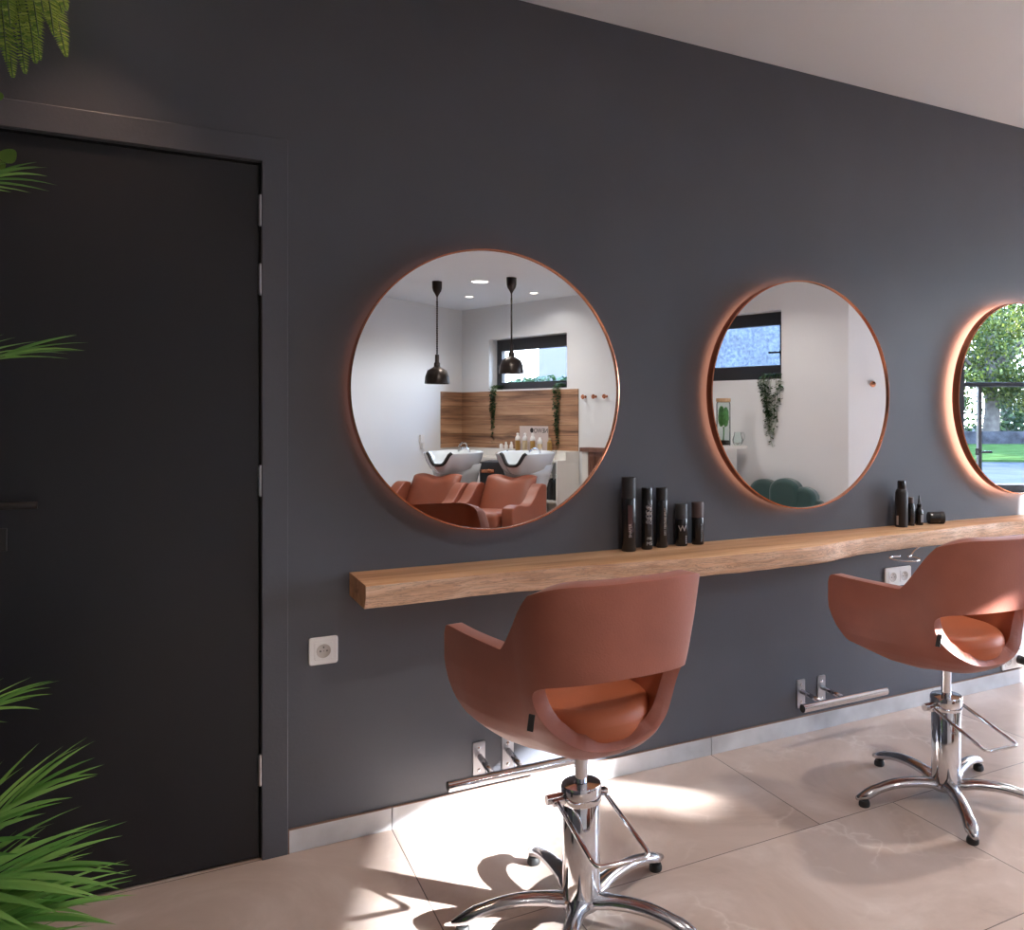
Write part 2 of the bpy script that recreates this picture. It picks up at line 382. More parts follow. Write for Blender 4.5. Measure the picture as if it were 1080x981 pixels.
slab('ceiling', HC, HC+.15, M['ceil'], 1.06)

# skirting of the charcoal wall, one tile to each joint
xs = [.278]+[.5787+1.2*k for k in range(0, 9)]
for i in range(len(xs)-1):
    bm = bmesh.new(); box(bm, xs[i]+.0015, xs[i+1]-.0015, -.0095, 0, 0.0015, .068)
    o = obj('baseboard_back', bm, M['skirt']); struct(o)
    bm = bmesh.new(); box(bm, xs[i]+.0015, xs[i+1]-.0015, -.0088, 0, .0675, .0705); obj('edge_strip', bm, M['skirtjoint'], o)
bm = bmesh.new(); box(bm, .2762, .2795, -.0105, 0, 0, .071); struct(obj('trim_1', bm, M['skirtjoint']))
bm = bmesh.new(); box(bm, -1.4, -.70, -.0095, 0, 0.0015, .068); struct(obj('baseboard_left', bm, M['skirt']))

# ------------------------------------------------------------------ door
d = struct(empty('door_1', (-.21, 0, 0)), 'black flush door with four steel hinges in a black frame')
def ch(name, bm, m, parent, **k):
    """child built in world coordinates"""
    o = obj(name, bm, m, parent, **k)
    o.matrix_parent_inverse = Matrix.Identity(4)
    loc = parent.matrix_basis.inverted(); o.data.transform(loc)
    return o
bm = bmesh.new(); box(bm, -.617, .198, .006, .046, .006, 2.027, .0015); leaf = ch('door_leaf', bm, M['door'], d)
RXm = Matrix.Rotation(PI/2, 4, 'X')
bm = bmesh.new(); prism(bm, [(.205, 0), (.276, 0), (.276, 2.108), (-.70, 2.108), (-.70, 0), (-.625, 0), (-.625, 2.036), (.205, 2.036)], 0, .012, RXm)
bevmod(ch('casing', bm, M['charcoal'], d), .002)
bm = bmesh.new(); prism(bm, [(-.6248, .0005), (.2048, .0005), (.2048, 2.0345), (-.6248, 2.0345)], -.19, -.052, RXm); ch('light_stop_backing', bm, M['gapblack'], d)  # dark backing added behind the leaf to stop outside light leaking through
bm = bmesh.new(); prism(bm, [(.2003, .0005), (.2048, .0005), (.2048, 2.0345), (-.6248, 2.0345), (-.6248, .0005), (-.6175, .0005), (-.6175, 2.030), (.2003, 2.030)], -.052, -.008, RXm); ch('jamb', bm, M['gapblack'], d)
for z in (1.893, 1.692, 1.105, .262):
    bm = bmesh.new()
    for a, b in ((-.043, -.001), (.001, .043)):
        lathe(bm, [(0, a), (.0065, a), (.0065, b), (0, b)], 14, Matrix.Translation((.2015, -.004, z)))
    lathe(bm, [(0, -.046), (.004, -.046), (.0045, .046), (0, .046)], 10, Matrix.Translation((.2015, -.004, z)))
    h = ch('hinge', bm, M['steel'], d); autosmooth(h)
bm = bmesh.new(); lathe(bm, [(0, 0), (.026, 0), (.026, .008), (0, .008)], 28, Matrix.Translation((-.475, .006, 1.065)) @ Matrix.Rotation(PI/2, 4, 'X'))
tube(bm, smoothpath([(-.475, .002, 1.065), (-.475, -.035, 1.065), (-.465, -.048, 1.065), (-.44, -.050, 1.065), (-.325, -.050, 1.065)], 4), .0095, 10)
hd = ch('door_handle', bm, M['blackmatte'], d); autosmooth(hd)
bm = bmesh.new(); box(bm, -.502, -.396, .0005, .006, .945, 1.005, .003); ch('keyhole_plate', bm, M['blackmatte'], d)

# ------------------------------------------------------------------ windows
def window(name, mx, W, pane, label, fw=.075, inner=None, depth=.13, th=.06, handle=None, mullions=(), fb=None, ft=None):
    fb = fb or fw; ft = ft or fw
    x0, x1, z0, z1 = W
    r = struct(empty(name), label); r.matrix_world = mx @ Matrix.Translation(((x0+x1)/2, depth, z0))
    def loc(bm): bmesh.ops.translate(bm, vec=(-(x0+x1)/2, -depth, -z0), verts=bm.verts); return bm
    bm = bmesh.new()
    for a in ((x0, x0+fw, z0, z1), (x1-fw, x1, z0, z1), (x0+fw, x1-fw, z0, z0+fb), (x0+fw, x1-fw, z1-ft, z1)):
        box(bm, a[0], a[1], depth, depth+th, a[2], a[3], .004)
    bevo = obj('window_frame', loc(bm), M['anth'], r)
    for (a, b, c, e) in mullions:
        bm = bmesh.new(); box(bm, a, b, depth-.005, depth+th-.01, c, e, .003); obj('mullion', loc(bm), M['anth'], r)
    bm = bmesh.new(); box(bm, x0+fw*.9, x1-fw*.9, depth+.03, depth+.034, z0+fb*.9, z1-ft*.9); obj('pane', loc(bm), pane, r)
    if handle:
        hx, hz, sgn = handle; bm = bmesh.new(); box(bm, hx-.015, hx+.015, depth-.012, depth, hz-.03, hz+.03, .003); box(bm, min(hx, hx+sgn*.12), max(hx, hx+sgn*.12), depth-.045, depth-.03, hz-.01, hz+.01, .004); box(bm, hx-.008, hx+.008, depth-.045, depth, hz-.008, hz+.008)
        obj('window_handle', loc(bm), M['black'], r)
    return r
window('window_1', mB, W1, M['glass'], 'small anthracite high window above the wooden splashback', .095, fb=.095, ft=.145)
window('window_2', mB, W2, M['frost'], 'small anthracite high window with rain-textured glass above the green sofa', .095, fb=.142, ft=.122, handle=(W2[1]-.075, 1.91, -1))
window('window_3', mC, W3, M['glass'], 'large anthracite steel window looking onto the garden', .07, depth=.03,
       mullions=[(1.04, 5.83, 1.56, 1.60), (1.165, 1.195, .69, 1.56), (2.3, 2.36, .69, 2.41), (3.45, 3.51, .69, 2.41), (4.7, 4.76, .69, 2.41)], handle=(1.15, .98, 1))
bm = bmesh.new(); box(bm, W3[0]-.0, W3[1], -.02, .03, W3[2]-.03, W3[2]-.001, .003); o = obj('trim_2', bm, M['counter']); o.matrix_world = mC; struct(o)

# ------------------------------------------------------------------ mirrors
MR, MZ = .457, 1.38
def mirror(x, led, label, back=.023):
    r = empty('round_mirror', (x, 0, MZ)); tag(r, label, 'mirror', 'round backlit mirrors on the charcoal wall')
    RX = Matrix.Rotation(PI/2, 4, 'X')   # z -> -y
    bm = bmesh.new(); lathe(bm, [(MR-.004, back), (MR, back), (MR, .058), (MR-.004, .060), (MR-.0045, .052), (MR-.0045, back)], 160, RX)
    autosmooth(obj('frame', bm, M['copper'], r))
    bm = bmesh.new(); lathe(bm, [(0, .0505), (MR-.004, .0505), (MR-.004, .046), (0, .046)], 160, RX); autosmooth(obj('glass', bm, M['mirror'], r))
    bm = bmesh.new(); lathe(bm, [(0, 0), (.36, 0), (.36, .045), (0, .045)], 96, RX); autosmooth(obj('backing', bm, M['blackmatte'], r))
    bm = bmesh.new(); lathe(bm, [(.375, .036), (.440, .036), (.440, .040), (.375, .040), (.375, .036)], 120, RX); obj('led_strip', bm, led, r)
    return r
mirror(.899, M['led1'], 'round copper-framed mirror reflecting the two wash basins and pendant lamps')
mirror(2.203, M['led2'], 'round copper-framed mirror reflecting the green sofa and one trailing plant')
mirror(3.544, M['led3'], 'round copper-framed mirror cut by the right edge, reflecting garden trees')

# ------------------------------------------------------------------ shelf
fr = [(.452, -.226), (.775, -.222), (1.088, -.225), (1.30, -.248), (1.55, -.283), (1.80, -.290), (2.055, -.276), (2.25, -.235), (2.417, -.203), (2.729, -.186), (2.993, -.162), (3.214, -.142), (3.5, -.15), (4.0, -.17), (4.6, -.16)]
P = smoothpath([(x, y, 0) for x, y in fr], 10)
sh = empty('live_edge_shelf', (2.5, 0, .745)); tag(sh, 'long oak wall shelf with wavy live edge under the three mirrors', 'shelf')
bm = bmesh.new(); prof = []
rows = []
for i, p in enumerate(P):
    w1 = .004*math.sin(p.x*9.3)+.003*math.sin(p.x*23+1)+.002*math.sin(p.x*51)
    w2 = .007*math.sin(p.x*7.1+2)+.004*math.sin(p.x*17)+.002*math.sin(p.x*43)
    yt = p.y+w1*.5; yb = p.y+.012+w2
    rows.append([(p.x, 0.0, .815), (p.x, yt*.5, .815), (p.x, yt+.004, .815), (p.x, yt, .8125), (p.x, yt*.75+yb*.25-.003+w2*.3, .797), (p.x, (yt+yb)/2-.003+w1*.6, .779), (p.x, yb*.8+yt*.2-.001, .760), (p.x, yb, .749), (p.x, yb+.006, .745), (p.x, 0, .745)])
vr = [[bm.verts.new(q) for q in row] for row in rows]
for a, b in zip(vr, vr[1:]):
    for j in range(len(a)-1):
        f = bm.faces.new((a[j], a[j+1], b[j+1], b[j])); f.material_index = 1 if 3 <= j <= 7 else 0
    bm.faces.new((a[-1], a[0], b[0], b[-1]))
for e in (vr[0], vr[-1]): bm.faces.new(e if e is vr[-1] else e[::-1])
bm.verts.ensure_lookup_table()
for v in bm.verts:
    if v.co.x < .46: v.co.x += (-v.co.y)*.02
o = ch('plank', bm, M['shelfwood'], sh, mats=[M['shelfwood'], M['bark']]); autosmooth(o, 50)
for x in (.8, 1.9, 3.0, 4.1):
    bm = bmesh.new(); box(bm, x-.02, x+.02, -.12, 0, .739, .745); ch('bracket', bm, M['blackmatte'], sh)

# wire hairdryer holder under the shelf
bm = bmesh.new()
ring = [(2.56+.058*math.cos(t), -.235+.058*math.sin(t), .720) for t in [math.radians(a) for a in range(60, 400, 15)]]
tube(bm, smoothpath(ring+[(2.635, -.20, .722), (2.69, -.165, .731), (2.76, -.13, .738), (2.80, -.115, .7415)], 3), .0032, 8)
tag(obj('wire_holder', bm, M['chrome'], smooth=True), 'chrome wire tool ring hanging under the wooden shelf', 'tool holder')

# ------------------------------------------------------------------ products on the shelf
ZS = .815
def bottle(name, x, y, prof, m, label, capprof=None, capm=None, prints=(), group=None, n=28, axis=None, caplabel=None):
    t = empty(name, (x, y, ZS)); tag(t, label, 'bottle', group)
    bm = bmesh.new(); lathe(bm, prof, n); o = autosmooth(obj('body', bm, m, t))
    if capprof:
        bm = bmesh.new(); lathe(bm, capprof, n); c = autosmooth(obj('cap', bm, capm, t))
        if caplabel: c['label'] = caplabel
    for (nm, r, a, half, z0, z1, pm) in prints:
        bm = bmesh.new(); k = 6
        vs = [[bm.verts.new(((r+.0006)*math.cos(a-half+2*half*i/k), (r+.0006)*math.sin(a-half+2*half*i/k), z)) for i in range(k+1)] for z in (z0, z1)]
        for i in range(k): bm.faces.new((vs[0][i], vs[0][i+1], vs[1][i+1], vs[1][i]))
        obj(nm, bm, pm, t, smooth=True)
    return t
def curved_text(txt, r, a, zc, size, m, parent, vertical=True, name='lettering'):
    bm = text_bm(txt, size, .0004)
    for v in bm.verts:
        tx, ty, tz = v.co
        if vertical: u, h = -ty, tx      # reads upwards
        else: u, h = tx, ty
        # seen from outside at angle a: +u runs counter-clockwise
        an = a+u/r; v.co = Vector(((r+.0008+tz)*math.cos(an), (r+.0008+tz)*math.sin(an), zc+h))
    return obj(name, bm, m, parent)
AV = -PI/2-.62   # direction towards the camera seen from the shelf
def can(x, y, r, h, caph, label, cm='black', **k):
    body = [(0, 0), (r-.002, 0), (r, .003), (r, h-caph), (r*.985, h-caph+.001)]
    cap = [(r*.985, h-caph+.0005), (r*.985, h-.004), (r*.93, h), (0, h)]
    return bottle('hair_product_bottle', x, y, body, M['black'], label, cap, M[cm], group='dark hair products on the shelf below the first two mirrors', **k)
AV = math.radians(-124)
b = can(1.398, -.050, .0262, .262, .075, 'tallest matte black spray can, left of the shelf group of five', 'blackmatte', prints=[('red_print', .0262, AV+.3, .32, .07, .165, M['redprint'])])
curved_text('SHAPER', .0268, AV+.30, .075, .014, M['print'], b)
b = can(1.475, -.045, .0205, .222, .045, 'slim black spray can with silver pattern, second from left beneath the mirrors', 'black', prints=[])
curved_text('&8S&', .0212, AV+.52, .128, .034, M['greyprint'], b)
for z, s in ((.150, .018), (.132, .020), (.114, .018), (.022, .018), (.040, .014)): curved_text('ox' if z > .05 else 'MS', .0216, AV+.50, z, s, M['print'], b, False)
b = can(1.545, -.032, .0218, .217, .045, 'slim black spray can with vertical red lettering, middle of the group of five', 'blackmatte')
curved_text('DRY TEXTURE SPRAY', .0220, AV+.62, .095, .0105, M['print'], b)
b = can(1.628, -.034, .0235, .155, .055, 'short black jar bottle with grey cap and white initial, fourth from left', 'greycap')
curved_text('W', .0237, AV+.2, .065, .030, M['print'], b, False)
b.children[-1]['label'] = 'white brushed initial'
for z in (.012, .02, .028, .036): curved_text('iii', .0237, AV+.85, z, .009, M['print'], b, False)
b = can(1.700, -.034, .0232, .157, .057, 'short black bottle with brown cap, rightmost of the group of five', 'brownplastic', caplabel='matte brown cap')
curved_text('TREATMENT', .0234, AV+.75, .045, .012, M['greyprint'], b)
# second group
g2 = 'dark hair products on the shelf between the second and third mirror'
bottle('hair_product_bottle', 2.745, -.045, [(0, 0), (.025, 0), (.0265, .003), (.0265, .148), (.022, .160), (.017, .165)], M['blackmatte'], 'tall black spray bottle with narrow cap on shelf between second and third mirror',
       [(.017, .1645), (.0175, .166), (.0175, .196), (.016, .200), (0, .200)], M['black'], prints=[('pale_print', .0265, AV-.9, .2, .01, .05, M['print'])], group=g2)
bottle('hair_product_bottle', 2.812, -.036, [(0, 0), (.0145, 0), (.0155, .002), (.0155, .088), (.011, .098)], M['black'], 'slim black bottle half hidden behind the tall spray bottle',
       [(.011, .0975), (.0105, .122), (.009, .124), (0, .124)], M['brownplastic'], group=g2)
bottle('hair_product_bottle', 2.862, -.036, [(0, 0), (.0165, 0), (.0175, .003), (.0175, .058), (.012, .072), (.009, .078)], M['black'], 'small black dropper bottle with pointed nozzle beside the lying jar',
       [(.0095, .0775), (.0095, .09), (.006, .094), (.0032, .126), (.0015, .130), (0, .130)], M['black'], prints=[('grey_print', .0175, AV+.7, .5, .012, .045, M['greyprint'])], group=g2)
t = empty('hair_product_jar', (2.955, -.045, ZS)); tag(t, 'glossy black round jar lying on its side on the shelf', 'jar')
RJ = Matrix.Translation((0, 0, .027)) @ Matrix.Rotation(math.radians(-28), 4, 'Z') @ Matrix.Rotation(PI/2, 4, 'Y')
bm = bmesh.new(); lathe(bm, [(0, -.032), (.026, -.032), (.0265, -.030), (.0265, .012), (.025, .014)], 32, RJ); autosmooth(obj('body', bm, M['black'], t))
bm = bmesh.new(); lathe(bm, [(.0255, .0145), (.0268, .016), (.0268, .034), (.025, .036), (0, .036)], 32, RJ); autosmooth(obj('lid', bm, M['blackmatte'], t))

# ------------------------------------------------------------------ sockets
def socket(x, z, n, label, w=.083):
    t = empty('wall_socket', (x, 0, z)); tag(t, label, 'socket')
    RX = Matrix.Rotation(PI/2, 4, 'X')
    W = w if n == 1 else .156
    bm = bmesh.new(); prism(bm, rrect(W, w, .008), 0, .009, RX); bevmod(obj('cover_plate', bm, M['socket'], t), .003)
    for k in range(n):
        cx = 0 if n == 1 else (-.035+.07*k)
        bm = bmesh.new(); prism(bm, rrect(.052, .052, .004, cx=cx), .0092, .0115, RX)
        ins = bevmod(obj('insert', bm, M['socket'], t), .001)
        bm = bmesh.new(); lathe(bm, [(0, .0118), (.0185, .0118), (.0195, .0125), (.0205, .0118), (.0205, .0116)], 36, RX @ Matrix.Translation((cx, 0, 0))); autosmooth(obj('recess', bm, M['sockethole'], ins))
        bm = bmesh.new()
        for px, py, rr in ((-.0095, 0, .0024), (.0095, 0, .0024), (0, .011, .0024), (0, 0, .0012)):
            lathe(bm, [(0, .0121), (rr, .0121), (rr, .0119)], 12, RX @ Matrix.Translation((cx+px, py, 0)))
        obj('holes', bm, M['rubber'], ins)
    return t
socket(.3755, .5875, 1, 'single white wall socket between the door frame and the left footrest')
socket(2.765, .592, 2, 'double white wall socket under the shelf behind the right chair')
socket(3.53, .118, 2, 'white double socket low on the wall at the right edge')
bm = bmesh.new(); lathe(bm, [(0, 0), (.02, 0), (.021, .03), (.012, .05), (0, .05)], 20, Matrix.Translation((3.565, -.014, .118)) @ Matrix.Rotation(PI/2, 4, 'X'))
tube(bm, smoothpath([(3.565, -.05, .118), (3.58, -.09, .13), (3.63, -.10, .17), (3.70, -.08, .12), (3.80, -.05, .02), (4.0, -.06, .007)], 6), .005, 8)
tag(obj('power_plug', bm, M['blackmatte'], smooth=True), 'black plug and cable in the low socket at right edge', 'plug')

# ------------------------------------------------------------------ wall footrests
def footbar(x0, x1, bxs, y, z, label):
    t = empty('wall_footrest', ((x0+x1)/2, 0, z)); tag(t, label, 'footrest', 'chrome footrest bars on the wall')
    bm = bmesh.new(); tube(bm, [(x0, y, z), (x1, y, z)], .0165, 28); o = ch('bar', bm, M['chrome'], t); autosmooth(o)
    for s, e in ((x0, -1), (x1, 1)):
        bm = bmesh.new(); lathe(bm, [(0, 0), (.0145, 0), (.0150, .0015), (0, .0018)], 20, Matrix.Translation((s, y, z)) @ Matrix.Rotation(e*PI/2, 4, 'Y')); ch('end_cap', bm, M['rubber'], t)
    for bx in bxs:
        bm = bmesh.new(); prism(bm, rrect(.040, .115, .004), 0, .005, Matrix.Translation((bx, 0, .163)) @ Matrix.Rotation(PI/2, 4, 'X')); pl = ch('wall_plate', bm, M['steel'], t)
        for dz in (.035, -.035):
            bm = bmesh.new(); lathe(bm, [(0, .0085), (.0045, .0075), (.0065, .005)], 14, Matrix.Translation((bx, 0, .163+dz)) @ Matrix.Rotation(PI/2, 4, 'X')); sc_ = ch('screw', bm, M['chrome'], t); sc_.parent = pl
        bm = bmesh.new(); tube(bm, [(bx+.002, -.004, .172), (bx+.006, y+.014, z+.004)], .0095, 14); ch('arm', bm, M['darkchrome'], t, smooth=True)
    return t
footbar(.722, 1.165, (.862, .962), -.125, .150, 'chrome footrest bar on the wall behind the left chair')
footbar(2.118, 2.560, (2.222, 2.330), -.135, .160, 'chrome footrest bar on the wall left of the right chair')

# ------------------------------------------------------------------ salon chair
def shell_mesh():
    """outer skin: t runs from the left arm front round the back to the right arm front, v from the bottom lip to the top edge"""
    NT, NV = 200, 76
    pts = []
    n1 = 60
    for i in range(n1): pts.append((-.272+.027*(i/n1), .285-.385*i/n1))
    n2 = 90
    for i in range(n2+1):
        a = PI/2*i/n2
        pts.append((-.245*math.cos(a)**.72, -.10-.172*math.sin(a)**.72))
    pts = pts+[(-x, y) for x, y in pts[-2::-1]]
    P = [Vector(p) for p in pts]; L = [0]
    for a, b in zip(P, P[1:]): L.append(L[-1]+(b-a).length)
    tot = L[-1]
    def plan_at(s):
        s = min(max(s, 0), tot); lo = 0; hi = len(L)-1
        while hi-lo > 1:
            m = (lo+hi)//2
            if L[m] <= s: lo = m
            else: hi = m
        f = (s-L[lo])/(L[hi]-L[lo]); return P[lo].lerp(P[hi], f)
    def sm(a, b, x):
        x = min(max((x-a)/(b-a), 0), 1); return x*x*(3-2*x)
    def tab(T, z):
        if z <= T[0][0]: return T[0][1]
        for (a, va), (b, vb) in zip(T, T[1:]):
            if z <= b: return va+(vb-va)*(z-a)/(b-a)
        return T[-1][1]
    XB = [(.447, .10), (.452, .22), (.466, .38), (.487, .50), (.514, .60), (.555, .69), (.60, .765), (.65, .835), (.72, .89), (.80, .94), (.92, .99)]
    XF = [(.447, .55), (.470, .74), (.50, .85), (.54, .93), (.58, .97), (.64, 1.0), (.92, 1.0)]
    YB = [(.447, .15), (.452, .32), (.466, .52), (.487, .66), (.514, .76), (.555, .84), (.60, .90), (.65, .95), (.72, .99), (.80, 1.03), (.92, 1.09)]
    def ztop(p, side):
        k = 1-sm(-.205, -.025, p.y)
        lin = min(1, max(0, (-.036-p.y)/.140)); k = .4*k+.6*lin
        return .733*(1-k)+.893*k+.024*(1-sm(-.262, -.165, p.y))
    bm = bmesh.new(); G = []; S = []
    for i in range(NT+1):
        s = tot*i/NT; p = plan_at(s); q = plan_at(max(s, 1e-4)); col = []; scol = []
        f = sm(-.24, .20, p.y)           # 0 back, 1 front
        zb0 = .448+.056*sm(-.05, .27, p.y)
        zt = ztop(p, 0)
        de = min(s, tot-s); rr = .028
        if de < rr:
            c = 1-math.sqrt(max(0, 1-((rr-de)/rr)**2)); zt -= rr*c; zb0 += .05*c
        for j in range(NV+1):
            v = j/NV; z = zb0+(zt-zb0)*v
            h = z-.50
            x = p.x*(tab(XB, z)*(1-f)+tab(XF, z)*f); y = p.y*(tab(YB, z) if p.y < 0 else 1)
            if p.y > 0: y += -.05*(p.y/.28)*max(0, 1-h/.11)
            col.append(bm.verts.new((x, y, z))); scol.append((s-tot/2, z))
        G.append(col); S.append(scol)
    # opening in the lower back : superellipse in (arc length, z)
    oz, oh, od, ow = .640, .050, .140, .290
    def F(s, z):
        u = s/ow; w = (z-oz)/oh
        if w > 0: return abs(u)**3.0+abs(w)**3.0
        return abs(u)**2.15+abs((z-oz)/od)**2.15
    keep = {}
    for i in range(NT):
        for j in range(NV):
            cs = sum(S[a][b][0] for a, b in ((i, j), (i+1, j), (i+1, j+1), (i, j+1)))/4; cz = sum(S[a][b][1] for a, b in ((i, j), (i+1, j), (i+1, j+1), (i, j+1)))/4
            if F(cs, cz) < 1: continue
            bm.faces.new((G[i][j], G[i+1][j], G[i+1][j+1], G[i][j+1])); keep[(i, j)] = 1
    # snap the jagged rim to the curve, moving inside the grid by bilinear blending
    for i in range(1, NT):
        for j in range(1, NV):
            adj = [(i-1, j-1), (i, j-1), (i-1, j), (i, j)]
            k = sum(a in keep for a in adj)
            if 0 < k < 4:
                s, z = S[i][j]
                for _ in range(12):
                    f = F(s, z)-1; e = 1e-4
                    gx = (F(s+e, z)-F(s-e, z))/(2*e); gz = (F(s, z+e)-F(s, z-e))/(2*e); g2 = gx*gx+gz*gz
                    if g2 < 1e-9: break
                    s -= .8*f*gx/g2; z -= .8*f*gz/g2
                ds = (s-S[i][j][0])/(tot/NT); dz = (z-S[i][j][1])/(S[i][j+1][1]-S[i][j][1])
                ds = max(-1, min(1, ds)); dz = max(-1, min(1, dz))
                c0 = G[i][j].co
                tx = (G[i+1][j].co-c0) if ds > 0 else (c0-G[i-1][j].co); tz = (G[i][j+1].co-c0) if dz > 0 else (c0-G[i][j-1].co)
                G[i][j].tag = True; keep.setdefault('m', []).append((G[i][j], c0+tx*ds+tz*dz))
    for v, c in keep.get('m', []): v.co = c
    for v in [v for v in bm.verts if not v.link_faces]: bm.verts.remove(v)
    hole = {v for v, c in keep.get('m', []) if v.is_valid and v.is_boundary}
    for _ in range(8):
        new = {}
        for v in hole:
            nb = [e.other_vert(v) for e in v.link_edges if e.is_boundary]
            if len(nb) == 2: new[v] = v.co*.4+(nb[0].co+nb[1].co)*.3
        for v, c in new.items(): v.co = c
        inner = {e.other_vert(v) for v in hole for e in v.link_edges}-hole
        for v in inner:
            nb = [e.other_vert(v) for e in v.link_edges]; v.co = v.co*.5+sum((n.co for n in nb), Vector())*(.5/len(nb))
    return bm
SHELL = None
def make_chair(c, phi, label, legphase, height=0):
    global SHELL
    t = empty('salon_chair', (c[0], c[1], 0), -phi); tag(t, label, 'chair', 'rust leather salon chairs at the shelf')
    o = obj('shell', shell_mesh(), M['leather'], t, smooth=True)
    o.data.materials.append(M['seatleather']); s = o.modifiers.new('solid', 'SOLIDIFY'); s.thickness = .040; s.offset = -1; s.use_even_offset = False; s.material_offset = 1; s.material_offset_rim = 0
    bevmod(o, .0035, 2, 60)
    # seat pad
    bm = bmesh.new(); prism(bm, [(x*(1-.10*(y < 0)*abs(y)/.2), y) for x, y in rrect(.352, .45, .165, 8, 0, .040)], .500, .588)
    st = obj('seat', bm, M['seatleather'], t); bevmod(st, .034, 5, 40); autosmooth(st, 60)
    bm = bmesh.new(); prism(bm, [(x, y) for x, y in rrect(.24, .30, .10, 8, 0, .050)], .470, .531); ub = obj('seat_base', bm, M['leather'], t); bevmod(ub, .008, 2)
    bm = bmesh.new(); tube(bm, [(-.235, -.180, .505), (-.235, -.18, .51)], .001, 4); bm.free()
    # fabric tag by the opening
    bm = bmesh.new(); box(bm, -.0045, .0045, -.002, .002, -.02, .02, .001); tg = obj('fabric_tag', bm, M['ink'], t); tg.location = (-.222, -.192, .605); tg.rotation_euler = (.1, .16, math.radians(-40)); tg['label'] = 'small black fabric tag'
    tg.scale = (1.6, 1, 1)
    # column
    bm = bmesh.new(); lathe(bm, [(0, .33), (.0165, .33), (.0165, .475), (0, .475)], 28); autosmooth(obj('piston', bm, M['chrome'], t))
    bm = bmesh.new(); lathe(bm, [(0, .055), (.048, .055), (.048, .345), (.0465, .347), (0, .347)], 48); autosmooth(obj('column', bm, M['chrome'], t))
    bm = bmesh.new(); lathe(bm, [(.0483, .302), (.0515, .304), (.0525, .308), (.0525, .343), (.050, .349), (.018, .351), (.018, .347), (.0483, .347)], 48)
    col = autosmooth(obj('collar', bm, M['chrome'], t))
    bm = bmesh.new()
    tube(bm, [(-.045, .012, .318), (-.092, .012, .318)], [.0115, .0125], 16)
    cl = obj('locking_knob', bm, M['chrome'], t); autosmooth(cl); cl.rotation_euler = (0, 0, phi)
    for bx in ((-.082, -.044), (.044, .074)):
        bm = bmesh.new(); box(bm, bx[0], bx[1], -.012, .010, .306, .322, .003); cl = obj('clamp', bm, M['chrome'], t); cl.rotation_euler = (0, 0, phi)
    # footrest loop reaching towards the room
    L = [(-.070, -.004, .318)]
    a, b = Vector((-.058, -.205, .240)), Vector((.086, -.212, .236)); e = Vector((.064, -.002, .312)); q = Vector(L[0])
    path = [q, q.lerp(a, .90)]
    for k in range(1, 6):
        tt = k/6; p0 = q.lerp(a, .90); p2 = a.lerp(b, .14); path.append(p0*(1-tt)**2+a*2*tt*(1-tt)+p2*tt*tt)
    path += [a.lerp(b, .14), a.lerp(b, .86)]
    for k in range(1, 6):
        tt = k/6; p0 = a.lerp(b, .86); p2 = b.lerp(e, .10); path.append(p0*(1-tt)**2+b*2*tt*(1-tt)+p2*tt*tt)
    path += [b.lerp(e, .10), e]
    bm = bmesh.new(); tube(bm, path, .0058, 12); ft = obj('footrest', bm, M['chrome'], t, smooth=True); ft.rotation_euler = (0, 0, phi)
    # star base
    bm = bmesh.new(); lathe(bm, [(0, .028), (.030, .028), (.050, .036), (.058, .048), (.056, .060), (.049, .064), (0, .064)], 40); hb = autosmooth(obj('hub', bm, M['darkchrome'], t))
    for k in range(5):
        ang = math.radians(legphase+72*k)+phi
        bm = bmesh.new(); n = 14; m = 14; rings = []
        for i in range(n+1):
            u = i/n; r = .030+.282*u; z = .050+.026*math.sin(min(1, u*1.05)*PI*.62)-.046*u**2.6
            w = .025-.006*u; hh = .0185-.003*u
            if u < .15: w *= 1.25
            if i == n: w *= .45; hh *= .5; r += .016
            if i in (n-1, n-2): w *= 1.12; hh *= 1.15
            if i == n-1: w *= 1.0
            rings.append([bm.verts.new((r, w*math.cos(2*PI*j/m), z+hh*math.sin(2*PI*j/m)*(1 if math.sin(2*PI*j/m) > 0 else .8))) for j in range(m)])
        for x, y in zip(rings, rings[1:]):
            for j in range(m): bm.faces.new((x[j], x[(j+1) % m], y[(j+1) % m], y[j]))
        bm.faces.new(rings[0][::-1]); bm.faces.new(rings[-1])
        lg = obj('leg', bm, M['darkchrome'], t, smooth=True); lg.rotation_euler = (0, 0, ang)
        bm = bmesh.new(); lathe(bm, [(0, 0), (.0165, 0), (.0185, .003), (.0185, .012), (.015, .020), (0, .021)], 22, Matrix.Translation((.300, 0, 0)))
        autosmooth(obj('rubber_foot', bm, M['rubber'], lg))
    return t
make_chair((.906, -.70), math.radians(-1.5), 'rust leather salon chair with oval back opening, nearer left one', 20)
make_chair((2.28, -.68), math.radians(4.5), 'rust leather salon chair with oval back opening, farther one cut by right edge', 19)

# ------------------------------------------------------------------ far side, seen in the mirrors
def on(mx, x, y, z): return mx @ Vector((x, -y, z))      # y = distance into the room
def placed(o, mx): o.matrix_world = mx; return o
# splashback
s = tag(empty('wooden_splashback'), 'horizontal wood plank splashback below the small window, behind the wash basins', 'splashback')
bm = bmesh.new(); box(bm, .012, 2.175, -.012, -.0005, .895, 1.615); o = obj('long_panel', bm, M['splash'], s); o.matrix_parent_inverse = I; o.matrix_basis = mB
bm = bmesh.new(); box(bm, .0, .44, -.012, -.0005, .895, 1.615); o = obj('corner_panel', bm, M['splashY'], s); o.matrix_basis = mA
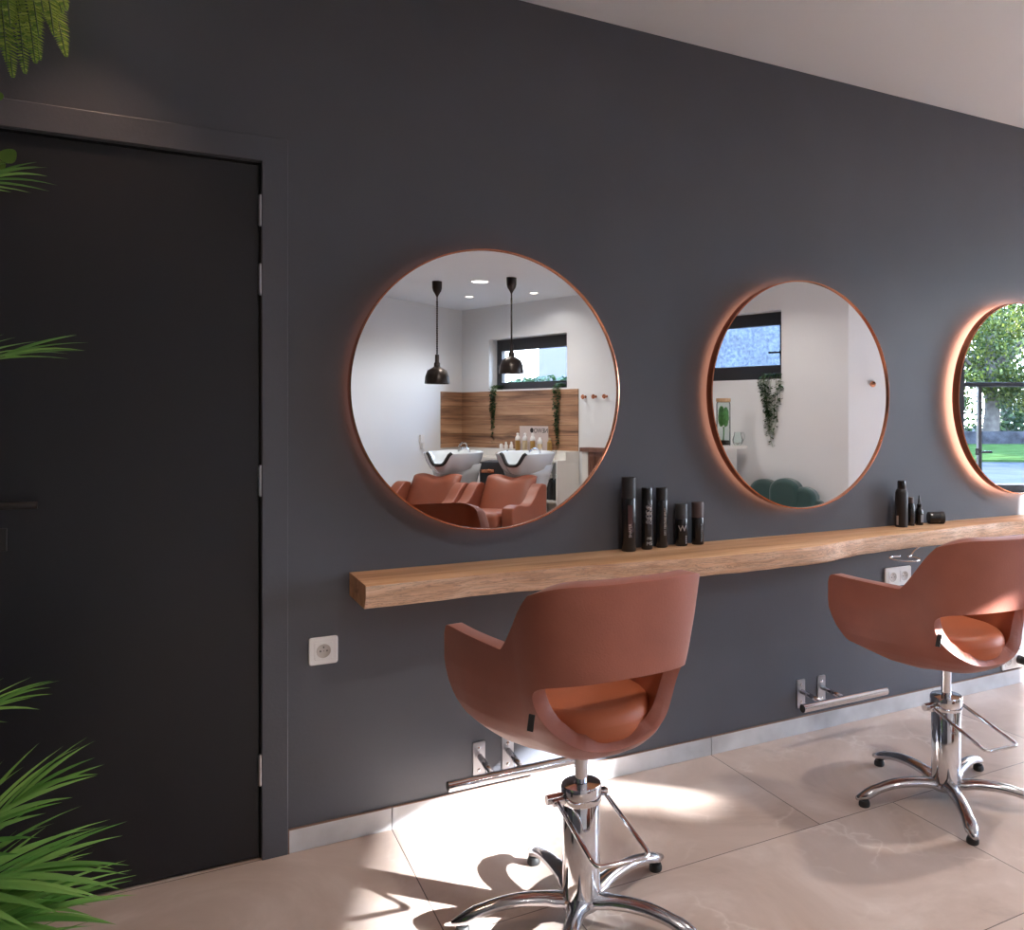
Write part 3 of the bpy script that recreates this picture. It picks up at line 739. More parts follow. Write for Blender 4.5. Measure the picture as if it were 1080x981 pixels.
# counter unit
cu = tag(empty('back_counter'), 'white laminate counter with open shelf along the splashback', 'counter'); cu.matrix_world = mB
def cbox(name, m, *a, bev=.002, parent=cu):
    bm = bmesh.new(); box(bm, *a, bev); return obj(name, bm, m, parent)
cbox('worktop', M['counter'], .10, 2.19, -.36, -.005, .772, .800)
cbox('upstand', M['counter'], .05, 2.0, -.024, -.005, .801, .893)
cbox('side_panel', M['counter'], 2.17, 2.19, -.36, -.005, 0, .771)
cbox('mid_panel', M['counter'], 1.66, 1.68, -.35, -.005, 0, .771)
cbox('shelf_board', M['counter'], 1.685, 2.165, -.35, -.005, .315, .335)
cbox('shelf_board', M['counter'], 1.685, 2.165, -.35, -.005, .06, .08)
cbox('cabinet_front', M['counter'], .12, 1.655, -.34, -.32, .08, .768)
cbox('back_panel', M['counter'], 1.685, 2.165, -.02, -.005, .09, .765)
cbox('raised_ledge', M['counter'], 2.0, 2.19, -.22, -.005, .8005, .893)
# pillar strip and low slatted cabinet with white top right of the splashback
sc_ = tag(empty('slatted_cabinet'), 'low red-brown slatted cabinet with brown top beside the white counter', 'cabinet'); sc_.matrix_world = mB
cbox('body', M['slat'], 2.42, 3.30, -.098, -.002, .05, .895, parent=sc_)
cbox('cabinet_top', M['slat'], 2.31, 3.34, -.125, -.002, .897, .945, parent=sc_)
cbox('end_panel', M['counter'], 2.325, 2.415, -.098, -.002, .0, .895, parent=sc_)
bm = bmesh.new(); pl = [(2.43, -.100)]
for k in range(21): pl += [(2.436+k*.041, -.100), (2.436+k*.041, -.110), (2.460+k*.041, -.110), (2.460+k*.041, -.100)]
pl += [(3.298, -.0995), (2.43, -.0995)]
prism(bm, pl[:-1]+[(2.43, -.0985)], .06, .85)
obj('slats', bm, M['slat'], sc_)
# faucet
bm = bmesh.new(); lathe(bm, [(0, .8005), (.028, .8005), (.028, .815), (.019, .82), (.019, .93), (0, .93)], 20)
tube(bm, smoothpath([(0, 0, .90), (0, -.02, .955), (0, -.07, .96), (0, -.12, .93), (0, -.125, .91)], 5), .013, 12); box(bm, -.008, .008, -.02, .05, .945, .96, .002)
t = obj('faucet', bm, M['chrome'], smooth=True); t.matrix_world = mB @ Matrix.Translation((.34, -.18, 0)); tag(t, 'chrome swan-neck tap on the white counter against the splashback', 'tap')
# aerosols on counter
def onwall(name, x, y, z, label, cat, group=None, mx=None):
    t = empty(name); t.matrix_world = (mx or mB) @ Matrix.Translation((x, -y, z)); return tag(t, label, cat, group)
posn = ['leftmost of the four', 'second from left of the four', 'third from left of the four', 'rightmost of the four']
for i, (x, h) in enumerate(((1.355, .30), (1.485, .30), (1.62, .30), (1.745, .25))):
    t = onwall('spray_can', x, .21, .8005, 'gold and white spray can, %s in front of the pink display card' % ['leftmost', 'second from left', 'third from left', 'rightmost, shortest'][i], 'spray can', 'gold spray cans on the counter')
    bm = bmesh.new(); lathe(bm, [(0, 0), (.030, 0), (.030, h*.68), (.028, h*.70)], 22); autosmooth(obj('body', bm, M['goldpale'] if i in (1, 3) else M['gold'], t))
    bm = bmesh.new(); lathe(bm, [(.0285, h*.695), (.030, h*.71), (.029, h*.80), (.020, h*.87), (.012, h*.90), (.018, h*.93), (.016, h*.985), (0, h)] if i < 3 else [(.0285, h*.7), (.03, h*.71), (.03, h*.85), (.018, h*.93), (.012, h), (0, h)], 22); autosmooth(obj('cap', bm, M['whiteplastic'], t))
t = onwall('product_bottle', 1.975, .27, .8005, 'tall gold bottle standing right of the pink display card', 'bottle')
bm = bmesh.new(); lathe(bm, [(0, 0), (.030, 0), (.030, .20), (.015, .215), (.015, .225)], 22); autosmooth(obj('body', bm, M['gold'], t))
bm = bmesh.new(); lathe(bm, [(.0155, .2245), (.017, .227), (.017, .25), (0, .252)], 16); autosmooth(obj('cap', bm, M['goldpale'], t))
t = onwall('pump_bottle', 1.87, .30, .8005, 'small clear bottle beside the tall gold bottle', 'bottle')
bm = bmesh.new(); lathe(bm, [(0, 0), (.024, 0), (.024, .07), (.010, .09), (.010, .10)], 20); autosmooth(obj('body', bm, M['clear'], t))
bm = bmesh.new(); lathe(bm, [(.0105, .0995), (.012, .1), (.012, .118), (.004, .12), (.004, .135), (0, .135)], 16); obj('pump', bm, M['whiteplastic'], t)
t = onwall('product_bottle', 1.20, .24, .8005, 'dark pointed dropper bottle seen above the right basin notch', 'bottle')
bm = bmesh.new(); lathe(bm, [(0, 0), (.022, 0), (.022, .06), (.012, .07)], 20); autosmooth(obj('body', bm, M['blackmatte'], t))
bm = bmesh.new(); lathe(bm, [(.012, .0695), (.01, .085), (.003, .10), (.002, .13), (0, .131)], 16); obj('nozzle', bm, M['blackmatte'], t)
for i, (x, y) in enumerate(((1.17, .31), (1.27, .32), (1.28, .245))):
    t = onwall('pump_bottle', x, y, .892, ['small white bottle with brown cap behind the right basin notch', 'small white pump bottle behind the right basin, nearest the gold cans', 'small white bottle behind the right basin, closest to the splashback'][i], 'bottle', 'small white bottles on the counter')
    bm = bmesh.new(); lathe(bm, [(0, 0), (.022, 0), (.022, .06), (.012, .078)], 20); autosmooth(obj('body', bm, M['whiteplastic'], t))
    bm = bmesh.new(); lathe(bm, [(.0125, .0775), (.013, .08), (.012, .10), (0, .102)], 14); obj('cap', bm, M['cork'] if i == 0 else M['whiteplastic'], t)
t = onwall('display_card', 1.54, .12, .8005, 'pale pink display card with black lettering behind the spray cans', 'sign')
bm = bmesh.new(); box(bm, -.25, .25, -.004, .004, 0, .38, .001); cd = obj('card', bm, M['board'], t)
bm = text_bm('NEWO\u25cf', .078); bmesh.ops.transform(bm, matrix=Matrix.Translation((.095, -.006, .325)) @ Matrix.Diagonal((-1, 1, 1, 1)) @ Matrix.Rotation(PI/2, 4, 'X'), verts=bm.verts); obj('lettering', bm, M['ink'], t)
for k in range(5):
    t = onwall('shampoo_bottle', 1.795+.078*k, .22, .3355, 'black pump bottle on the open shelf, %s of five' % ['leftmost', 'second from left', 'middle', 'second from right', 'rightmost'][k], 'bottle', 'black pump bottles in the counter shelf')
    bm = bmesh.new(); prism(bm, rrect(.066, .07, .02), 0, .23); prism(bm, rrect(.035, .035, .012), .229, .25); bevmod(obj('body', bm, M['black'], t), .006)
    bm = bmesh.new(); lathe(bm, [(0, .25), (.012, .25), (.012, .265), (.005, .267), (.005, .295), (0, .295)], 12); box(bm, -.008, .008, -.035, .008, .29, .302, .002); obj('pump', bm, M['whiteplastic'], t)
# coat hooks
def hook(mx, x, z, label):
    t = empty('coat_hook'); t.matrix_world = mx @ Matrix.Translation((x, 0, z)); tag(t, label, 'hook', 'copper coat hooks on the white wall')
    RX = Matrix.Rotation(PI/2, 4, 'X')
    bm = bmesh.new(); lathe(bm, [(0, 0), (.016, 0), (.016, .004), (.008, .006), (.007, .035), (0, .035)], 18, RX); autosmooth(obj('stem', bm, M['copper'], t))
    bm = bmesh.new(); lathe(bm, [(0, .033), (.022, .036), (.027, .046), (.022, .056), (0, .059)], 22, RX); autosmooth(obj('knob', bm, M['copper'], t))
for x, l in ((2.285, 'copper knob hook nearest the splashback, of a row of three'), (2.45, 'middle copper knob hook of the row of three'), (2.617, 'copper knob hook farthest from the splashback, of the row of three')): hook(mB, x, 1.52, l)
hook(mC, .203, 1.58, 'lone copper knob hook reflected in the middle mirror')
# white wall holder near the corner
bm = bmesh.new(); box(bm, .775, .845, -.03, 0, .97, 1.07, .006); box(bm, .79, .83, -.05, -.0, .90, .965, .006); o = obj('wall_switch_box', bm, M['whiteplastic']); o.matrix_world = mA; tag(o, 'small white switch box on the white wall left of the splashback', 'switch')

# pendant lamps
def pendant(x, y, zt, zb, rad, label):
    t = empty('pendant_lamp', (x, y, zb)); tag(t, label, 'lamp', 'black pendant lamps over the wash basins')
    def pr(pts): return [(r, z-zb) for r, z in pts]
    bm = bmesh.new(); lathe(bm, pr([(0, HC), (.052, HC), (.050, HC-.07), (.042, HC-.10), (.018, HC-.14), (.008, HC-.16), (0, HC-.16)]), 28); autosmooth(obj('ceiling_canopy', bm, M['pendant'], t))
    bm = bmesh.new(); tube(bm, [(0, 0, HC-.15-zb), (0, 0, zt+.03-zb)], .0075, 10)
    k = 24
    for i in range(k): z = zt+.05+(HC-.2-zt-.05)*i/k; lathe(bm, [(.0085, z-zb), (.0115, z+.008-zb), (.0085, z+.016-zb)], 10)
    obj('cord', bm, M['pendant'], t)
    hh = zt-zb
    bm = bmesh.new(); lathe(bm, [(0, hh+.04), (.020, hh+.038), (.022, hh-.04), (.030, hh-.05), (.032, hh-.085), (.055, hh-.10), (rad*.78, hh*.52), (rad*.95, hh*.28), (rad, .012), (rad, 0), (rad-.004, .0), (rad*.92, hh*.27), (rad*.74, hh*.5), (.05, hh*.58), (0, hh*.6)], 40); autosmooth(obj('lamp_shade', bm, M['pendant'], t), 50)
    bm = bmesh.new(); bmesh.ops.create_uvsphere(bm, u_segments=18, v_segments=12, radius=.035, matrix=Matrix.Translation((0, 0, .045))); obj('bulb', bm, M['bulb'], t, smooth=True)
pendant(2.339, -5.976, 1.90, 1.635, .128, 'black dome pendant lamp nearer the white corner wall, in left of mirror')
pendant(2.938, -5.386, 1.99, 1.73, .125, 'black dome pendant lamp hanging in front of the small window')

# recessed downlights
def downlight(x, y, r, label, e='spotlit'):
    t = empty('recessed_downlight', (x, y, HC)); tag(t, label, 'ceiling light', 'recessed downlights in the ceiling')
    bm = bmesh.new(); lathe(bm, [(r, 0), (r+.014, 0), (r+.014, -.004), (r+.002, -.005), (r, -.002)], 36); autosmooth(obj('trim_ring', bm, M['whiteplastic'], t))
    bm = bmesh.new(); lathe(bm, [(0, -.0015), (r, -.0015)], 36); obj('diffuser', bm, M[e], t)
downlight(2.73, -5.765, .085, 'largest recessed ceiling downlight, between the two pendants')
downlight(2.967, -6.871, .045, 'small recessed ceiling downlight near the far white corner')
downlight(3.521, -6.235, .045, 'small recessed ceiling downlight above the small splashback window')

# wash units
def wash_unit(x, y, ang, label, blabel):
    t = empty('shampoo_chair', (x, y, 0), ang); t.scale = (1.01, 1.10, 1.0); tag(t, label, 'chair', 'rust leather shampoo chairs')
    # local: +y is the direction the sitter faces
    def soft(name, w, d_, h, loc, rot=(0, 0, 0), bev=.045, m='leather2'):
        bm = bmesh.new(); box(bm, -w/2, w/2, -d_/2, d_/2, -h/2, h/2, bev, seg=4); o = obj(name, bm, M[m], t, smooth=True); o.location = loc; o.rotation_euler = rot; return o
    soft('seat', .50, .56, .14, (0, .30, .36), (math.radians(3), 0, 0), .05)
    # back with a shallow dip in the top edge
    bm = bmesh.new(); nx, nz = 22, 14; G = {}
    for side in (0, 1):
        for i in range(nx+1):
            for j in range(nz+1):
                u = -1+2*i/nx; v = j/nz
                w = .275*(1-.06*v); x_ = u*w; z = .32+.405*v-(.035*math.exp(-(u*2.6)**2)*max(0, v-.6)/.4)
                if v == 1: z -= .02*abs(u)**6
                e = max(abs(u)**6, abs(2*v-1)**8); th = .06*(1-e*.85)
                yy = -.02-.22*v+(.07*(1-u*u*.0))*0+(th if side == 0 else -th)
                G[(side, i, j)] = bm.verts.new((x_, yy, z))
    for i in range(nx):
        for j in range(nz):
            bm.faces.new([G[(0, a, b)] for a, b in ((i, j), (i, j+1), (i+1, j+1), (i+1, j))]); bm.faces.new([G[(1, a, b)] for a, b in ((i, j), (i+1, j), (i+1, j+1), (i, j+1))])
    for i in range(nx):
        for j in (0, nz):
            bm.faces.new([G[(0, i, j)], G[(0, i+1, j)], G[(1, i+1, j)], G[(1, i, j)]])
    for j in range(nz):
        for i in (0, nx):
            bm.faces.new([G[(0, i, j)], G[(0, i, j+1)], G[(1, i, j+1)], G[(1, i, j)]])
    obj('backrest', bm, M['leather2'], t, smooth=True)
    # arms: curved side panels
    prof = [(.52, .10), (.54, .44), (.50, .49), (.40, .50), (.27, .48), (.17, .48), (.08, .53), (.0, .60), (-.08, .645), (-.15, .64), (-.19, .58), (-.17, .10)]
    for sx in (-1, 1):
        bm = bmesh.new(); P_ = smoothpath([(a, b, 0) for a, b in prof], 4); poly = [(p.x, p.y) for p in P_]
        prism(bm, poly, -.055, .055, Matrix(((0, 0, 1, 0), (1, 0, 0, 0), (0, 1, 0, 0), (0, 0, 0, 1))))
        o = obj('armrest', bm, M['leather2'], t); o.location = (sx*.325, 0, 0); bevmod(o, .022, 4, 50); autosmooth(o, 60)
    bm = bmesh.new(); box(bm, -.25, .25, -.14, .48, .0, .34, .02); obj('base', bm, M['blackmatte'], t)
    # basin
    b = empty('wash_basin', (x, y, 0), ang); b.scale = (1.15, 1.2, 1.0); tag(b, blabel, 'basin', 'white ceramic wash basins')
    bm = bmesh.new(); n = 72; rows = []
    def rad(a):    # a = 0 faces +y (neck side)
        return .245+.03*(1-math.cos(a))/2
    def rimz(a):
        d_ = math.atan2(math.sin(a), math.cos(a)); base = .925-.06*((1-math.cos(a))/2)**2*0
        back = (1-math.cos(a))/2
        return base+.01*back-.125*math.exp(-(d_/.36)**4)
    for (fr_, zf, inner) in ((.30, 0, 0), (.60, .10, 0), (.78, .30, 0), (.92, .62, 0), (1.0, .93, 0), (1.0, .985, 0), (.975, 1.0, 0), (.93, .985, 0), (.86, .62, 1), (.70, .30, 1), (.40, .17, 1), (.02, .15, 1)):
        row = []
        for k in range(n):
            a = 2*PI*k/n; R_ = rad(a)*fr_; z0 = .69; z = z0+(rimz(a)-z0)*zf
            if inner: z = min(z, z0+(.90-z0)*zf)
            # the back of the bowl flares up and outwards
            row.append(bm.verts.new((R_*math.sin(a), R_*math.cos(a)*1.08-.12*0, z)))
        rows.append(row)
    for a_, b_ in zip(rows, rows[1:]):
        for k in range(n): bm.faces.new((a_[k], a_[(k+1) % n], b_[(k+1) % n], b_[k]))
    bm.faces.new(rows[0][::-1]); bm.faces.new(rows[-1])
    bmesh.ops.translate(bm, vec=(0, -.47, 0), verts=bm.verts)
    obj('bowl', bm, M['ceramic'], b, smooth=True)
    bm = bmesh.new(); rows = []
    for z, w, dd, yy in ((0, .17, .17, -.60), (.30, .14, .15, -.60), (.55, .15, .16, -.58), (.69, .20, .21, -.53), (.80, .236, .20, -.52)):
        rows.append([bm.verts.new((w*math.cos(2*PI*k/32), yy+dd*math.sin(2*PI*k/32), z)) for k in range(32)])
    for a_, b_ in zip(rows, rows[1:]):
        for k in range(32): bm.faces.new((a_[k], a_[(k+1) % 32], b_[(k+1) % 32], b_[k]))
    bm.faces.new(rows[0][::-1]); bm.faces.new(rows[-1])
    obj('pedestal', bm, M['ceramic'], b, smooth=True)
    bm = bmesh.new(); pts = []
    for k in range(13):
        a = -.50+1.0*k/12; R_ = rad(a)*1.0; pts.append((R_*math.sin(a), R_*math.cos(a)*1.08-.47, rimz(a)+.004))
    tube(bm, pts, .016, 10); obj('neck_rest', bm, M['rubber'], b, smooth=True)
    bm = bmesh.new(); tube(bm, smoothpath([(.06, -.66, .86), (.06, -.66, .93), (.03, -.62, .96), (0, -.56, .93)], 5), .011, 10); obj('tap', bm, M['chrome'], b, smooth=True)
    bm = bmesh.new(); lathe(bm, [(0, 0), (.022, 0), (.022, .004), (0, .004)], 16, Matrix.Translation((0, -.47, .721))); obj('drain', bm, M['chrome'], b)
# direction the sitters face
FA = math.atan2(.70, .71)
wash_unit(2.70, -5.02, FA, 'rust leather shampoo chair right of the pair, in front of the spray cans', 'white ceramic wash basin behind the right shampoo chair')
wash_unit(2.09, -5.50, FA, 'rust leather shampoo chair left of the pair, towards the white wall', 'white ceramic wash basin behind the left shampoo chair')
# trolley behind the basins
t = tag(empty('equipment_trolley', (3.10, -6.25, 0), .6), 'black equipment trolley with copper rollers behind the two basins', 'trolley')
bm = bmesh.new(); box(bm, -.16, .16, -.18, .18, .08, .80, .01); obj('body', bm, M['blackmatte'], t)
for z, k in ((.70, -.06), (.62, .05), (.50, -.03)):
    bm = bmesh.new(); tube(bm, [(k-.07, .20, z), (k+.07, .20, z)], .022, 14); obj('roller', bm, M['copper'], t, smooth=True)
for sx in (-1, 1):
    for sy in (-1, 1):
        bm = bmesh.new(); lathe(bm, [(0, -.012), (.03, -.012), (.033, 0), (.03, .012), (0, .012)], 18, Matrix.Translation((sx*.13, sy*.14, .033)) @ Matrix.Rotation(PI/2, 4, 'Y')); tube(bm, [(sx*.13, sy*.14, .03), (sx*.13, sy*.14, .085)], .008, 8); obj('caster', bm, M['rubber'], t)

# trailing plants on the window sills
def trailing(mx, x, y, z, H, W, label, seed, mleaf='trail', n=560):
    rnd = random.Random(seed); t = empty('trailing_plant'); t.matrix_world = mx @ Matrix.Translation((x, -y, z)); tag(t, label, 'plant', 'trailing plants on the window sills')
    bm = bmesh.new(); st = bmesh.new()
    for s_ in range(11):
        L = H*(.45+.55*rnd.random()) if s_ else H; a = rnd.uniform(-1, 1)
        pts = [(a*W*.25, .03, .04), (a*W*.42, -.03, .05), (a*W*.5, -.065, -.03)]
        k = 10
        for i in range(1, k+1):
            u = i/k; pts.append((a*W*.5*(1-u*.75)+rnd.uniform(-.012, .012), -.06+rnd.uniform(-.012, .012), -.03-u*L))
        P_ = smoothpath(pts, 3); tube(st, P_, .0018, 5)
        m_ = int(n/11*L/H)
        for i in range(m_):
            p = P_[int((i+rnd.random())/m_*(len(P_)-1))]; ax = rnd.uniform(0, 2*PI); sz = rnd.uniform(.028, .044)
            d_ = Vector((math.cos(ax), math.sin(ax)*.8-.1, rnd.uniform(-.9, .3))).normalized(); side = d_.cross(Vector((0, 0, 1))); side.normalize(); nr = side.cross(d_)
            q = p+d_*.006
            V = [bm.verts.new(q), bm.verts.new(q+d_*sz*.5+side*sz*.38+nr*sz*.08), bm.verts.new(q+d_*sz*1.05), bm.verts.new(q+d_*sz*.5-side*sz*.38+nr*sz*.08)]
            c = bm.verts.new(q+d_*sz*.5-nr*sz*.05)
            for a_, b_ in ((0, 1), (1, 2), (2, 3), (3, 0)): bm.faces.new((V[a_], V[b_], c))
    obj('foliage', bm, M[mleaf], t, smooth=False); obj('stem', st, M['stem'], t)
    bm = bmesh.new(); lathe(bm, [(0, .002), (.035, .002), (.045, .06), (.048, .062), (.044, .064), (.04, .055), (0, .055)], 22, Matrix.Translation((0, .05, 0))); autosmooth(obj('pot', bm, M['pot'], t))
trailing(mB, .66, -.05, 1.637, .66, .17, 'dark green trailing plant at the sill end nearest the white corner', 3)
trailing(mB, 1.84, -.05, 1.637, .74, .17, 'green trailing plant at the right end of the splashback window sill', 5)
trailing(mB, 4.755, -.05, 1.652, .62, .26, 'green trailing plant on the sill of the window above the green sofa', 9, n=620)

# sofa
sf = tag(empty('velvet_sofa'), 'dark green velvet sofa with scalloped shell back under the high window', 'sofa'); sf.matrix_world = mB @ Matrix.Translation((4.93, -.08, 0))
lob = [(-.33, .09, .60), (-.18, .145, .712), (.055, .155, .730), (.24, .13, .66), (.35, .09, .55)]
for i, (cx, r, top) in enumerate(lob):
    bm = bmesh.new(); pts = []
    z1 = top-r*.75
    poly = [(cx-r, .30)]
    for k in range(17):
        a = PI-PI*k/16; poly.append((cx+r*math.cos(a), z1+r*.75*math.sin(a)))
    poly.append((cx+r, .30))
    prism(bm, poly, .0, .15-.015*abs(i-2), Matrix.Translation((0, .02, 0)) @ Matrix.Rotation(PI/2, 4, 'X'))
    o = obj('back_lobe', bm, M['velvet'], sf); bevmod(o, .04, 4, 50); autosmooth(o, 70)
bm = bmesh.new(); prism(bm, [(x, y) for x, y in rrect(.84, .60, .25, 8, 0, -.33)], .20, .42); o = obj('seat', bm, M['velvet'], sf); bevmod(o, .05, 4, 50)
for sx in (-.30, .30):
    for sy in (-.12, -.55):
        bm = bmesh.new(); lathe(bm, [(0, 0), (.012, 0), (.018, .20), (0, .20)], 12, Matrix.Translation((sx, sy, 0))); obj('leg', bm, M['brass'], sf)
# side table with cloche and glass jug
tb = tag(empty('side_table'), 'white side table carrying a glass plant jar, left of the green sofa', 'table'); tb.matrix_world = mB @ Matrix.Translation((4.20, -.24, 0))
bm = bmesh.new(); box(bm, -.30, .30, -.20, .20, .985, 1.015, .004); obj('table_top', bm, M['counter'], tb)
bm = bmesh.new(); box(bm, -.20, .20, -.17, .17, .02, .984, .004); obj('cabinet_body', bm, M['counter'], tb)
bm = bmesh.new(); box(bm, -.19, .19, -.16, .16, .0, .02); obj('plinth', bm, M['blackmatte'], tb)
jr = tag(empty('glass_plant_jar'), 'tall glass jar with cork lid holding a green plant on the side table', 'jar'); jr.matrix_world = mB @ Matrix.Translation((4.365, -.25, 1.0155))
bm = bmesh.new(); lathe(bm, [(0, .002), (.065, .002), (.068, .02), (.068, .40), (.06, .42), (.057, .42), (.064, .40), (.064, .02), (0, .006)], 32); autosmooth(obj('glass', bm, M['jarglass'], jr))
bm = bmesh.new(); lathe(bm, [(0, .415), (.056, .415), (.070, .421), (.070, .452), (0, .454)], 28); autosmooth(obj('cork_lid', bm, M['cork'], jr))
bm = bmesh.new(); lathe(bm, [(0, .008), (.06, .008), (.06, .05), (0, .055)], 24); obj('soil', bm, M['soil'], jr)
bm = bmesh.new(); rnd = random.Random(4); tube(bm, [(0, 0, .05), (.004, 0, .12), (0, .003, .18)], .006, 8)
bmesh.ops.create_icosphere(bm, subdivisions=3, radius=1, matrix=Matrix.Translation((-.022, 0, .28)) @ Matrix.Diagonal((.034, .03, .10, 1)))
bmesh.ops.create_icosphere(bm, subdivisions=3, radius=1, matrix=Matrix.Translation((.026, .0, .275)) @ Matrix.Diagonal((.032, .03, .095, 1)))
for v in bm.verts:
    if v.co.z > .15: v.co += Vector((rnd.uniform(-.004, .004), rnd.uniform(-.004, .004), rnd.uniform(-.004, .004)))
obj('cactus_plant', bm, mat('cactus_green', (.07, .20, .05), .6, noise=.4, nscale=30), jr, smooth=True)
jg = tag(empty('glass_jug'), 'small round glass jug with handle beside the plant jar', 'jug'); jg.matrix_world = mB @ Matrix.Translation((4.455, -.14, 1.0155))
bm = bmesh.new(); lathe(bm, [(0, .002), (.03, .002), (.048, .03), (.05, .06), (.036, .10), (.033, .13), (.030, .13), (.033, .10), (.046, .06), (.044, .03), (.0, .006)], 28); autosmooth(obj('body', bm, M['jarglass'], jg))
bm = bmesh.new(); tube(bm, smoothpath([(.035, 0, .115), (.06, 0, .125), (.078, 0, .09), (.065, 0, .05), (.047, 0, .045)], 5), .005, 8); obj('handle', bm, M['jarglass'], jg, smooth=True)

# ------------------------------------------------------------------ foreground plants
def leaflet(bm, base, dr, up, L, w, droop, n=6):
    dr = dr.normalized(); side = dr.cross(up); side.normalize(); nrm = side.cross(dr); prev = None
    for i in range(n+1):
        u = i/n; c = base+dr*(L*u)+Vector((0, 0, -1))*(droop*L*u*u); ww = w*math.sin(PI*min(1, .12+.88*u)**.75)*(.999 if i < n else .02)
        row = [bm.verts.new(c+side*ww+nrm*ww*.35), bm.verts.new(c), bm.verts.new(c-side*ww+nrm*ww*.35)]
        if prev:
            bm.faces.new((prev[0], row[0], row[1], prev[1])); bm.faces.new((prev[1], row[1], row[2], prev[2]))
        prev = row
def palm_frond(t, pts, nl, LL, w, spread=1.0, seed=0, m='palmleaf', tip=.5, rise=.1):
    rnd = random.Random(seed); P_ = smoothpath(pts, 12); bm = bmesh.new()
    k = len(P_); r = [.005*(1-.85*i/(k-1)) for i in range(k)]
    st = bmesh.new(); tube(st, P_, r, 7); tube(bm, P_[int(.28*k):], .0008, 4)
    for i in range(nl):
        u = .30+.70*i/(nl-1); idx = min(k-2, int(u*(k-1))); p = P_[idx]; tg = (P_[idx+1]-P_[idx]).normalized()
        up = Vector((0, 0, 1)); side = tg.cross(up).normalized(); up2 = side.cross(tg)
        for s_ in (-1, 1):
            ang = math.radians(66-48*((u-.3)/.7)**1.3)+rnd.uniform(-.06, .06)
            dr = tg*math.cos(ang)+side*s_*math.sin(ang)*spread+up2*(rise+rnd.uniform(-.04, .04))
            L = LL*(.62+.5*math.sin(PI*min(1, .1+(u-.3)/.7*.8)))*(1-.25*((u-.3)/.7)**3)*rnd.uniform(.92, 1.05)
            leaflet(bm, p, dr, up2, L, w*rnd.uniform(.85, 1.1), rnd.uniform(.10, .26))
    fr_ = obj('frond', bm, M[m], t, smooth=True); sm_ = obj('stalk', st, M['stem'], fr_, smooth=True)
    return fr_
pb = Vector((-.52, -1.02, 0))
t = empty('potted_palm', pb); tag(t, 'green feathery palm plant at the left edge before the black door', 'plant')
bm = bmesh.new(); lathe(bm, [(0, 0), (.13, 0), (.16, .02), (.19, .36), (.195, .37), (.18, .37), (.175, .33), (0, .33)], 36); autosmooth(obj('pot', bm, M['pot'], t))
bm = bmesh.new(); lathe(bm, [(0, .332), (.174, .332), (0, .34)], 24); obj('soil', bm, M['soil'], t)
fronds = [
 ([(.02, 0, .33), (.08, -.02, .50), (.18, -.02, .565), (.30, -.01, .575)], 15, .25, .0095, 1),
 ([(.02, -.03, .33), (.08, -.10, .42), (.17, -.14, .47), (.28, -.17, .46)], 14, .25, .0095, 2),
 ([(.02, .03, .33), (.08, .08, .48), (.17, .11, .57), (.28, .13, .64)], 14, .24, .009, 3),
 ([(.02, -.02, .33), (.08, .0, .42), (.18, .02, .45), (.32, .04, .40)], 13, .22, .009, 4),
 ([(.0, .02, .33), (.04, .02, .62), (.13, .03, .77), (.26, .04, .83)], 13, .17, .007, 5),
 ([(.0, 0, .33), (.04, -.02, 1.0), (.12, -.03, 1.30), (.28, -.03, 1.385)], 15, .21, .008, 6),
 ([(.0, .0, .33), (.02, .05, 1.1), (.10, .06, 1.57), (.25, .05, 1.675)], 14, .17, .007, 17),
 ([(.03, -.04, .33), (.10, -.04, .46), (.19, -.06, .52), (.31, -.08, .53)], 15, .24, .0095, 11),
 ([(.02, .04, .33), (.08, .06, .42), (.17, .07, .48), (.27, .09, .50)], 15, .22, .009, 12),
 ([(.02, -.06, .33), (.08, -.12, .38), (.15, -.19, .40), (.24, -.24, .37)], 13, .22, .009, 13),
 ([(.02, .0, .33), (.07, .0, .40), (.14, -.02, .42), (.25, -.03, .36)], 13, .20, .009, 14),
 ([(-.03, 0, .33), (-.12, .03, .9), (-.24, .02, 1.2), (-.36, 0, 1.1)], 20, .24, .008, 8),
 ([(-.02, -.03, .33), (-.08, -.15, .8), (-.12, -.32, 1.1), (-.16, -.50, 1.05)], 20, .24, .008, 9),
]
for pts, nl, LL, w, sd in fronds: palm_frond(t, pts, nl, LL, w, 1.0, sd)

# hanging fern (asparagus-like fine fronds) up by the wall
hf = Vector((-.49, -.30, 2.29)); t = empty('hanging_fern', hf); tag(t, 'bright green hanging fern in the top left corner', 'plant')
bm = bmesh.new(); lathe(bm, [(0, -.10), (.08, -.10), (.12, .06), (.125, .065), (.11, .065), (.105, .05), (0, .05)], 28); autosmooth(obj('pot', bm, M['pot'], t))
bm = bmesh.new()
for k in range(3):
    a = 2*PI*k/3; tube(bm, [(.115*math.cos(a), .115*math.sin(a), .06), (0, 0, .30), (0, 0, HC-hf.z)], .0015, 5)
obj('hanging_wire', bm, M['steel'], t)
def fern_frond(t, pts, n, L, seed):
    n = int(n*1.7); L *= .9
    rnd = random.Random(seed); P_ = smoothpath(pts, 14); k = len(P_); bm = bmesh.new(); st = bmesh.new(); tube(st, P_, .0016, 5)
    for i in range(n):
        u = .12+.88*i/(n-1); idx = min(k-2, int(u*(k-1))); p = P_[idx].lerp(P_[idx+1], u*(k-1)-idx if idx < k-1 else 0); tg = (P_[idx+1]-P_[idx]).normalized()
        side = tg.cross(Vector((.3, -.8, .55))).normalized(); nn = side.cross(tg)
        ll = L*(math.sin(PI*min(1, .18+.82*u)**1.1)+.12)
        for s_ in (-1, 1):
            d_ = (side*s_+tg*.35+nn*rnd.uniform(-.15, .15)).normalized()
            leaflet(bm, p, d_, nn, ll, .0026, .08, 3)
    f_ = obj('frond', bm, M['fernleaf'], t); obj('stalk', st, M['stem'], f_)
